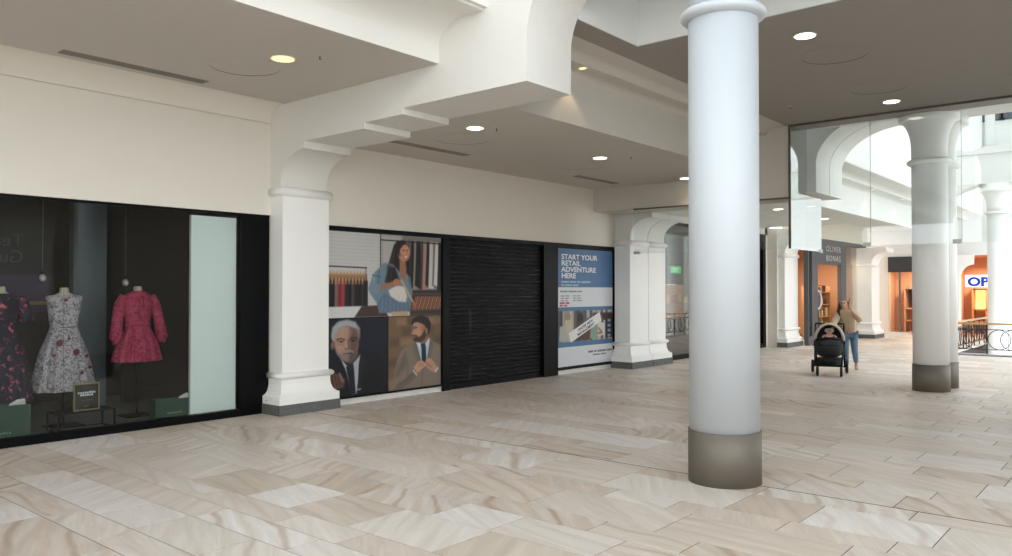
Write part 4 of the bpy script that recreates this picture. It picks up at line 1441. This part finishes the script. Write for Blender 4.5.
# --- grey shopfront behind the pushchair
XO = -8.7
o = thing('window_4', 'grey shopfront with wide door and lit orange interior', None, (XO, 28, 0), kind='structure')
for a in ((25.02, 25.9, 0, .28, 'plinth'), (28.3, 31.2, 0, .28, 'plinth'), (25.02, 31.2, 3.30, 3.42, 'head'), (25.02, 25.1, .28, 3.3, 'post'), (25.36, 25.9, .28, 3.3, 'post'), (28.3, 28.82, .28, 2.6, 'post'), (30.74, 31.2, .28, 3.3, 'post'), (25.9, 28.82, 2.6, 3.30, 'sign_panel')):
    box(XO - .12, XO + .02, a[0], a[1], a[2], a[3]).build(a[4], M_GREYF if a[4] != 'post' or a[0] < 30 else M_BLACK, o)
box(XO - .06, XO - .05, 25.1, 25.36, .28, 3.3).build('pane', M_GLASS, o)
box(XO - .06, XO - .05, 28.82, 30.74, .28, 3.3).build('pane', M_GLASS, o)
text_mesh('lettering', 'OLIVER\nBONAS', .27, mat('sign_cream', (206, 204, 196), .5), o, (XO + .022, 26.72, 3.03), ROT_X, .004, line=1.15, sx=1.45, bold=-.002, space=1.25)
struct('wall_grey_shop', MB().box(-12.2, -12, 24.9, 31.6, 0, 3.6).box(-12, -9.52, 24.9, 25.0, 0, 3.6).box(-12, -8.95, 31.4, 31.6, 0, 3.6).box(-12.2, -8.83, 24.9, 31.6, 3.45, 3.6), M_ORANGE)
struct('wall_over_grey_shop', box(-9.5, XO + .02, 25.0, 31.4, 3.43, 4.08), M_WALL)
lamp((-10.2, 27.3, 3.0), 60)
lamp((-9.8, 29.6, 3.0), 36)
lamp((-9.6, 25.7, 2.8), 26)


def shelves(x, y0, y1, label, seed, short):
    t = thing('shelf_unit', label, 'shelf', (x, (y0 + y1) / 2, 0))
    for y in (y0, (y0 + y1) / 2, y1):
        box(x - .2, x + .2, y - .02, y + .02, 0, 1.9).build('upright', M_WOOD, t)
    rng = random.Random(seed)
    ORD = ('first', 'second', 'third', 'fourth', 'fifth', 'sixth', 'seventh', 'eighth', 'ninth', 'tenth', 'eleventh', 'twelfth', 'thirteenth')
    for k, z in enumerate((.3, .75, 1.2, 1.65)):
        cnt = 0
        box(x - .2, x + .2, y0 + .02, y1 - .02, z, z + .03).build('shelf', M_WOOD, t)
        y = y0 + .08
        while y < y1 - .3:
            wd = rng.uniform(.12, .28)
            c, cn = rng.choice([((200, 190, 120), 'yellow'), ((120, 40, 50), 'maroon'), ((210, 200, 190), 'cream'), ((60, 80, 100), 'slate blue'), ((120, 150, 70), 'green'), ((50, 36, 40), 'dark brown'), ((220, 150, 110), 'peach')])
            tag(box(x - .12, x + .14, y, y + wd, z + .03, z + .03 + rng.uniform(.14, .32)).build('shop_item', mat('item_%d_%d_%d' % c, c, .6)), cn + ' box, ' + ORD[cnt] + ' from left, on ' + ('bottom', 'second', 'third', 'top')[k] + ' row of ' + short, 'box', 'goods on ' + label)
            y += wd + .06
            cnt += 1


shelves(-10.4, 25.6, 28.2, 'wooden shelf seen through the grey shop door', 5, 'grey shop door shelf')
shelves(-10.0, 28.7, 30.6, 'wooden shelf behind the right pane of the grey shop', 6, 'grey shop window shelf')
rm = thing('round_mirror', 'round white framed mirror in the grey shop doorway above the pushchair', 'mirror', (-9.0, 26.7, 1.4))
MB().tube([(-8.95, 26.7 + .3 * math.cos(q), 1.42 + .3 * math.sin(q)) for q in [2 * math.pi * k / 24 for k in range(24)]], .04, 8, True).build('frame', M_COLUMN, rm)
MB().lathe([(.29, 0), (.29, .01)], (0, 0, 0), 24).build('disc', mat('plum_disc', (54, 34, 48), .3), rm, local=True).data.transform(Matrix.Translation((.04, 0, .02)) @ Matrix.Rotation(HP, 4, 'Y'))
MB().tube([(-8.95, 26.7, 0.0), (-8.95, 26.7, 1.1)], .02, 8).build('stand', M_BLACK, rm)

# --- end wall shops
endlow = MB()
for a, b in ((-9.5, -8.5), (-7.0, -6.02), (-4.6, 6)):
    endlow.box(a, b, 33.6, 33.8, 0 if a < -5 else -5, 3.05)
struct('wall_end_low', endlow, M_WALL)
for x0, x1, nm, seed in ((-8.5, -7.0, 'arched', 3), (-6.02, -4.6, 'blue signed', 4)):
    struct('wall_end_shop', MB().box(x0 - .6, x1 + .6, 36.6, 36.8, 0, 3.1).box(x0 - .6, x0 - .5, 33.8, 36.6, 0, 3.1).box(x1 + .5, x1 + .6, 33.8, 36.6, 0, 3.1).box(x0 - .6, x1 + .6, 33.8, 36.8, 3.05, 3.2), M_ORANGE)
    struct('floor_end_shop', box(x0 - .5, x1 + .5, 33.5, 36.6, -.4, -.001), mat('end_shop_floor', (176, 130, 96), .5))
    t = thing('shelf_unit', 'display shelf in the back of the %s shop' % nm, 'shelf', ((x0 + x1) / 2, 36.2, 0))
    for k in range(4):
        xx = x0 + (x1 - x0) * k / 3
        box(xx - .03, xx + .03, 36.0, 36.5, 0, 1.9).build('upright', M_WOOD, t)
    for z in (.45, .95, 1.75):
        box(x0, x1, 36.0, 36.5, z, z + .05).build('shelf', M_WOOD if z < 1.5 else M_DKWOOD, t)
    box(x0, x1, 36.45, 36.5, 1.0, 1.75).build('back_panel', M_DKWOOD if seed == 3 else mat('lit_panel', (255, 200, 120), .5, emit=(255, 190, 110), estr=1.3), t)
    lamp(((x0 + x1) / 2, 35.2, 2.7), 70)
# arched shop front: dark tympanum, glass, door
o = thing('window_5', 'dark arched shop front at the end of the mall', None, (-7.75, 33.5, 0), kind='structure')
box(-8.5, -6.6, 33.45, 33.6, 2.45, 3.05).build('tympanum', mat('dark_green_grey', (48, 54, 54), .5), o)
box(-8.12, -8.06, 33.5, 33.56, 0, 2.45).build('door_edge', M_STEEL, o)
box(-8.5, -7.75, 33.52, 33.53, 0.1, 2.45).build('pane', M_GLASS, o)
box(-8.5, -7.75, 33.48, 33.58, 0.0, .1).build('kick_plate', M_OFFWHITE, o)
# arched jambs of the end shops
for x0, hgt in ((-6.25, 2.75), (-4.75, 2.75)):
    q = [(x0, 0), (x0 + .25, 0), (x0 + .25, 2.2)] + [(x0 + .25 + .45 * (1 - math.cos(t)), 2.2 + .5 * math.sin(t)) for t in [HP * i / 6 for i in range(1, 7)]] + [(x0 + .7, 3.05), (x0, 3.05)]
    struct('trim_4', MB().prism(q, 33.3, 33.6), M_PIER)
sg = thing('shop_sign', 'lit white sign with blue letters left of the far column', 'sign', (-5.35, 33.2, 1.86))
box(-5.78, -4.3, 33.15, 33.28, 1.86, 2.30).build('light_box', mat('sign_lit_white', (225, 232, 245), .5, emit=(215, 226, 245), estr=.9), sg)
text_mesh('lettering', 'OP', .44, mat('sign_blue', (16, 40, 150), .5, emit=(16, 40, 160), estr=.5), sg, (-5.70, 33.147, 1.905), ROT_Y, .002, sx=1.15, bold=.02)

# --- upper windows of the end wall
for i, x in enumerate((-5.05, -4.42, -2.6, -.8, 1.0)):
    t = thing('window_%d' % (6 + i), 'small dark framed upper window over the light well', None, (x, 33.5, 7.95), kind='structure')
    ww = .52 if i != 1 else .3
    box(x - ww, x + ww, 33.56, 33.6, 7.95, 8.65).build('pane', mat('upper_glass', (96, 108, 116), .15), t)
    for a in ((x - ww, x - ww + .05, 7.95, 8.65), (x + ww - .05, x + ww, 7.95, 8.65), (x - ww, x + ww, 8.6, 8.65), (x - ww, x + ww, 7.95, 8.0), (x - .025, x + .025, 8, 8.6)):
        box(a[0], a[1], 33.53, 33.56, a[2], a[3]).build('frame_bar', M_GREYF, t)


# --- balustrade
def balustrade(p0, p1, label):
    p0, p1 = Vector(p0), Vector(p1)
    t = thing('balustrade', label, 'balustrade', p0)
    d = (p1 - p0)
    L_ = d.length
    d.normalize()
    iron = mat('black_iron', (26, 27, 30), .4)
    Z = Vector((0, 0, 1))

    def P(s, z):
        return p0 + d * s + Z * z
    MB().bar(P(-.03, .81), P(L_, .81), .07, .05).build('handrail', mat('oak_handrail', (196, 158, 112), .35, var=.1), t)
    MB().bar(P(0, .66), P(L_, .66), .02, .02).build('top_bar', iron, t)
    MB().bar(P(0, .12), P(L_, .12), .02, .02).build('bottom_bar', iron, t)
    n = max(1, round(L_ / .82))
    st_ = L_ / n
    for k in range(n + 1):
        MB().bar(P(k * st_, 0), P(k * st_, .79), .028, .028).build('post', iron, t)
        if k < n:
            c = k * st_ + st_ / 2
            r = .262
            for cc in (c - st_ / 2 + r + .02, c + st_ / 2 - r - .02):
                MB().tube([P(cc + r * math.cos(q), .39 + r * math.sin(q)) for q in [2 * math.pi * j / 24 for j in range(24)]], .011, 6, True).build('ring', iron, t)
            for s in (-.06, .06):
                MB().bar(P(c + s, .12), P(c + s, .66), .012, .012).build('baluster', iron, t)
    return t


balustrade((-4.62, 24.5, .031), (5.6, 24.5, .031), 'black iron ring balustrade with oak handrail facing us')
balustrade((-4.64, 24.6, .031), (-4.64, 33.0, .031), 'black iron balustrade running away behind the two columns')


# ================================================================== PERSON, PUSHCHAIR
def skin(name, nodes, edges, m, parent, levels=2, root=None):
    me = bpy.data.meshes.new(name)
    names = list(nodes)
    ix = {n: i for i, n in enumerate(names)}
    me.from_pydata([nodes[n][0] for n in names], [(ix[a], ix[b]) for a, b in edges], [])
    o = bpy.data.objects.new(name, me)
    COL.objects.link(o)
    sk = o.modifiers.new('skin', 'SKIN')
    sk.use_smooth_shade = True
    if not me.skin_vertices:
        bpy.context.view_layer.objects.active = o
    layer = me.skin_vertices[0].data if me.skin_vertices else None
    if layer is None:
        raise RuntimeError('no skin layer')
    for i, n in enumerate(names):
        r = nodes[n][1]
        layer[i].radius = r if isinstance(r, tuple) else (r, r)
        layer[i].use_root = (n == (root or names[0]))
    sb = o.modifiers.new('sub', 'SUBSURF')
    sb.levels = sb.render_levels = levels
    bpy.context.view_layer.update()
    out = bpy.data.meshes.new_from_object(o.evaluated_get(bpy.context.evaluated_depsgraph_get()))
    bpy.data.objects.remove(o)
    out.materials.clear()
    out.materials.append(m)
    for p in out.polygons:
        p.use_smooth = True
    o2 = bpy.data.objects.new(name, out)
    COL.objects.link(o2)
    o2.parent = parent
    return o2


def ellipsoid(c, r, n=16):
    mb = MB()
    pr = [(math.cos(-HP + math.pi * i / n), math.sin(-HP + math.pi * i / n)) for i in range(n + 1)]
    rings = [[(c[0] + r[0] * max(a, .02) * math.cos(q), c[1] + r[1] * max(a, .02) * math.sin(q), c[2] + r[2] * b) for q in [2 * math.pi * k / 20 for k in range(20)]] for a, b in pr]
    mb.loft(rings)
    return mb


wp = thing('person', 'woman in beige jacket and blue jeans pushing the pushchair, hand to her face', 'person', (-5.28, 17.72, 0), rotz=.26)
SKIN = mat('skin', (206, 158, 132), .55, var=.05)
nodes = {
    'pelvis': ((0, .0, .86), (.12, .10)), 'waist': ((-.01, -.05, 1.0), (.11, .085)), 'chest': ((-.03, -.11, 1.17), (.13, .10)), 'upper': ((-.05, -.15, 1.27), (.09, .075)),
    'neck': ((-.075, -.19, 1.34), .045), 'jaw': ((-.10, -.235, 1.405), (.06, .07)), 'head': ((-.11, -.225, 1.47), (.078, .09)), 'crown': ((-.11, -.21, 1.525), (.05, .06)), 'nose': ((-.115, -.325, 1.44), .012),
    'hipL': ((-.085, .0, .80), .085), 'kneeL': ((-.07, -.13, .46), .055), 'ankL': ((-.06, -.06, .09), .036), 'toeL': ((-.06, -.20, .035), .03),
    'hipR': ((.085, .01, .80), .085), 'kneeR': ((.10, -.0, .46), .055), 'ankR': ((.13, .24, .14), .036), 'toeR': ((.13, .13, .04), .03),
    'shL': ((-.20, -.16, 1.25), .05), 'elL': ((-.29, -.30, 1.06), .04), 'wrL': ((-.30, -.50, .99), .026), 'haL': ((-.30, -.57, .985), (.035, .018)),
    'shR': ((.10, -.14, 1.26), .05), 'elR': ((.22, -.27, 1.08), .04), 'wrR': ((.07, -.29, 1.30), .026), 'haR': ((.025, -.275, 1.365), (.032, .018)),
}
E_ = [('pelvis', 'waist'), ('waist', 'chest'), ('chest', 'upper'), ('upper', 'neck'), ('neck', 'jaw'), ('jaw', 'head'), ('head', 'crown'), ('jaw', 'nose'), ('pelvis', 'hipL'), ('hipL', 'kneeL'), ('kneeL', 'ankL'), ('ankL', 'toeL'), ('pelvis', 'hipR'), ('hipR', 'kneeR'), ('kneeR', 'ankR'), ('ankR', 'toeR'), ('upper', 'shL'), ('shL', 'elL'), ('elL', 'wrL'), ('wrL', 'haL'), ('upper', 'shR'), ('shR', 'elR'), ('elR', 'wrR'), ('wrR', 'haR')]
hands = [('haL', (-.30, -.57, .985), [(-.035, -.07, -.03), (-.012, -.08, -.035), (.012, -.08, -.035), (.033, -.07, -.03)], (.045, -.03, -.02)),
         ('haR', (.025, -.275, 1.365), [(-.03, .02, .08), (-.012, .005, .09), (.008, .0, .085), (.025, .0, .07)], (-.045, -.01, .035))]
for hn, c, fs, th in hands:
    for k, d in enumerate(fs):
        m_ = tuple(c[i] + d[i] * .55 for i in range(3))
        e_ = tuple(c[i] + d[i] + (0 if i < 2 else (-.012 if hn == 'haL' else 0)) for i in range(3))
        nodes[hn + 'k%d' % k] = (m_, .009)
        nodes[hn + 'f%d' % k] = (e_, .008)
        E_ += [(hn, hn + 'k%d' % k), (hn + 'k%d' % k, hn + 'f%d' % k)]
    nodes[hn + 't'] = (tuple(c[i] + th[i] for i in range(3)), .010)
    E_ += [(hn, hn + 't')]
skin('body', nodes, E_, SKIN, wp)
jack = {
    'hem': ((0, -.0, .86), (.165, .135)), 'waist': ((-.01, -.05, 1.0), (.165, .13)), 'chest': ((-.03, -.11, 1.15), (.175, .14)), 'upper': ((-.05, -.15, 1.265), (.125, .10)), 'collar': ((-.072, -.185, 1.325), (.075, .07)),
    'shL': ((-.20, -.16, 1.24), .085), 'elL': ((-.29, -.30, 1.06), .075), 'wrL': ((-.30, -.47, 1.0), .052),
    'shR': ((.12, -.14, 1.25), .085), 'elR': ((.225, -.27, 1.09), .075), 'wrR': ((.085, -.29, 1.27), .048)}
M_COAT = mat('beige_jacket', (196, 170, 140), .8, var=.08)
skin('jacket', jack, [('hem', 'waist'), ('waist', 'chest'), ('chest', 'upper'), ('upper', 'collar'), ('upper', 'shL'), ('shL', 'elL'), ('elL', 'wrL'), ('upper', 'shR'), ('shR', 'elR'), ('elR', 'wrR')], M_COAT, wp)
jeans = {'pel': ((0, .0, .86), (.14, .115)), 'hipL': ((-.085, -.0, .78), .10), 'kneeL': ((-.07, -.13, .46), .07), 'ankL': ((-.06, -.06, .12), .052), 'hipR': ((.085, .01, .78), .10), 'kneeR': ((.10, -.0, .46), .07), 'ankR': ((.128, .215, .17), .052)}
skin('jeans', jeans, [('pel', 'hipL'), ('hipL', 'kneeL'), ('kneeL', 'ankL'), ('pel', 'hipR'), ('hipR', 'kneeR'), ('kneeR', 'ankR')], mat('blue_denim', (98, 124, 146), .8, var=.12), wp)
M_SHOE = mat('tan_shoe', (188, 160, 130), .6)
for nm, a, h, tt_ in (('l', (-.06, -.05, .07), (-.06, -.0, .04), (-.06, -.21, .04)), ('r', (.13, .25, .13), (.13, .28, .085), (.13, .11, .045))):
    skin('shoe', {'a': (a, .05), 'h': (h, .04), 't': (tt_, (.045, .038))}, [('a', 'h'), ('h', 't')], M_SHOE, wp)
M_HAIR = mat('dark_hair', (38, 30, 28), .6, var=.2, scale=40)
hair = {'top': ((-.11, -.19, 1.51), (.092, .098)), 'back': ((-.10, -.145, 1.45), (.095, .085)), 'l1': ((-.185, -.19, 1.40), .04), 'l2': ((-.205, -.20, 1.27), .045), 'l3': ((-.20, -.25, 1.17), .03), 'r1': ((-.025, -.17, 1.40), .035), 'r2': ((.0, -.16, 1.29), .04)}
skin('hair', hair, [('top', 'back'), ('back', 'l1'), ('l1', 'l2'), ('l2', 'l3'), ('back', 'r1'), ('r1', 'r2')], M_HAIR, wp)
for s in (-1, 1):
    ellipsoid((-.113 + s * .032, -.313, 1.468), (.012, .006, .007), 8).build('eye', mat('dark_eye', (40, 30, 28), .3), wp, local=True)
    MB().tube([(-.113 + s * .05, -.31, 1.485), (-.113 + s * .02, -.318, 1.487)], .004, 6).build('eyebrow', M_HAIR, wp, local=True)
ellipsoid((-.11, -.308, 1.405), (.024, .008, .008), 8).build('mouth', mat('lips', (168, 92, 84), .5), wp, local=True)
ph = tag(MB().box(-.037, .037, -.004, .004, -.075, .075).build('phone', M_BLACK), 'dark phone in the hand of the woman with the pushchair', 'phone')
ph.location = wp.location + Matrix.Rotation(.26, 3, 'Z') @ Vector((-.012, -.235, 1.43))
ph.rotation_euler = (.2, .15, 1.75)

# pushchair, front towards -y
pc = thing('pushchair', 'black pushchair with fleece lined hood pushed by the woman', 'pushchair', (-5.42, 16.85, 0), rotz=.30)
pc.scale = (1.12, 1.1, 1.0)
M_FAB = mat('black_fabric', (22, 23, 27), .8, var=.15)
M_TYRE = mat('tyre_rubber', (20, 20, 22), .7)
M_RIM = mat('wheel_hub', (84, 84, 86), .4)


def wheel(x, y, r):
    wb = MB()
    wb.tube([(x, y + (r - .02) * math.cos(q), r + (r - .02) * math.sin(q)) for q in [2 * math.pi * k / 28 for k in range(28)]], .024, 8, True)
    o_ = wb.build('wheel', M_TYRE, pc, local=True)
    h = MB()
    h.tube([(x - .02, y, r), (x + .02, y, r)], .03, 12)
    for k in range(5):
        q = 2 * math.pi * k / 5
        h.bar((x, y, r), (x, y + (r - .03) * math.cos(q), r + (r - .03) * math.sin(q)), .012, .012)
    hb = h.build('hub', M_RIM, o_, local=True)


for s in (-1, 1):
    wheel(s * .30, .34, .135)
    wheel(s * .20, -.38, .10)
    MB().tube([(s * .26, .34, .135), (s * .25, .12, .50), (s * .25, -.12, .70)], .016, 8).build('rear_leg', M_BLACK, pc, local=True)
    MB().tube([(s * .20, -.38, .10), (s * .21, -.33, .22), (s * .24, .05, .60), (s * .25, .42, .98)], .016, 8).build('side_tube', M_BLACK, pc, local=True)
    MB().lathe([(.035, -.02), (.035, .02)], (s * .25, .02, .60), 14).build('hinge_knob', M_RIM, pc, local=True)
MB().tube([(-.25, .42, .98), (-.25, .50, 1.03), (.25, .50, 1.03), (.25, .42, .98)], .018, 8).build('handle', M_BLACK, pc, local=True)
MB().bar((-.28, .34, .135), (.28, .34, .135), .025, .025).build('rear_axle', M_BLACK, pc, local=True)
MB().bar((-.20, -.33, .22), (.20, -.33, .22), .025, .025).build('front_cross_bar', M_BLACK, pc, local=True)


def rrect(cx, cy, hx, hy, z, k=2.6, n=28, tilt=0):
    pts = []
    for i in range(n):
        q = 2 * math.pi * i / n
        c, s = math.cos(q), math.sin(q)
        X = hx * math.copysign(abs(c) ** (2 / k), c)
        Y = hy * math.copysign(abs(s) ** (2 / k), s)
        pts.append((cx + X, cy + Y, z + tilt * Y))
    return pts


MB().loft([rrect(0, .02, .19, .26, .19), rrect(0, .02, .23, .30, .24), rrect(0, .02, .24, .30, .34)]).build('basket', M_FAB, pc, local=True)
MB().loft([rrect(0, -.06, .14, .16, .38, tilt=.1), rrect(0, -.08, .215, .27, .44, tilt=.15), rrect(0, -.08, .235, .31, .56, tilt=.25), rrect(0, -.06, .24, .32, .66, tilt=.3), rrect(0, -.06, .215, .29, .68, tilt=.3)]).build('seat', M_FAB, pc, local=True)
# hood: partial dome open to the front
hd = MB()
rings = []
for i in range(9):
    a = math.radians(-8 + 100 * i / 8)
    rings.append([Vector((.245 * math.cos(q), .10 + .28 * math.sin(a) * math.sin(q) * 1.0 - .10 * math.cos(a) * math.sin(q), .70 + (.30 * math.cos(a) + .05) * math.sin(q))) for q in [math.pi * k / 18 for k in range(19)]])
v = [p for r in rings for p in r]
fs = [(i * 19 + k, i * 19 + k + 1, (i + 1) * 19 + k + 1, (i + 1) * 19 + k) for i in range(8) for k in range(18)]
hd.add(v, fs, True)
ho = hd.build('hood', M_FAB, pc, local=True)
sd = ho.modifiers.new('cloth', 'SOLIDIFY')
sd.thickness = .012
MB().tube([rings[0][k] for k in range(19)], .026, 8).build('fleece_trim', mat('cream_fleece', (214, 200, 184), .9, bump=.5, scale=20), pc, local=True)
MB().tube([(-.23, -.16, .68), (-.22, -.36, .74), (0, -.41, .76), (.22, -.36, .74), (.23, -.16, .68)], .017, 8).build('bumper_bar', M_BLACK, pc, local=True)
MB().loft([rrect(0, -.44, .14, .07, .27), rrect(0, -.44, .145, .08, .29)]).build('footrest', M_BLACK, pc, local=True)
bl = mat('dark_blanket', (40, 38, 44), .9, bump=.4)
MB().loft([rrect(0, -.12, .205, .22, .655, tilt=.3), rrect(0, -.11, .19, .20, .71, tilt=.3), rrect(0, -.09, .12, .13, .75, tilt=.3)]).build('foot_cover', bl, pc, local=True)
inf = thing('person', 'infant lying back in the pushchair in a cream bonnet', 'person', pc.location, rotz=.30)
inf.scale = (1.12, 1.1, 1.0)
skin('body', {'belly': ((0, .0, .73), (.08, .055)), 'chest': ((0, .08, .80), (.075, .055)), 'neck': ((0, .11, .84), .035), 'head': ((0, .12, .885), (.06, .065)), 'crown': ((0, .13, .93), .04), 'nose': ((0, .048, .885), .009),
              'aL': ((-.10, .04, .79), .025), 'hL': ((-.11, -.06, .78), .02), 'aR': ((.10, .04, .79), .025), 'hR': ((.11, -.06, .78), .02)},
     [('belly', 'chest'), ('chest', 'neck'), ('neck', 'head'), ('head', 'crown'), ('head', 'nose'), ('chest', 'aL'), ('aL', 'hL'), ('chest', 'aR'), ('aR', 'hR')], mat('infant_skin', (222, 170, 148), .6), inf)
skin('bonnet', {'a': ((0, .165, .90), (.085, .075)), 'b': ((0, .15, .955), (.075, .07)), 'c': ((-.075, .12, .87), .025), 'd': ((.075, .12, .87), .025)}, [('a', 'b'), ('a', 'c'), ('a', 'd')], mat('cream_bonnet', (224, 210, 196), .9), inf)
for s in (-1, 1):
    ellipsoid((s * .024, .054, .90), (.009, .005, .006), 8).build('eye', MATS['dark_eye'], inf, local=True)
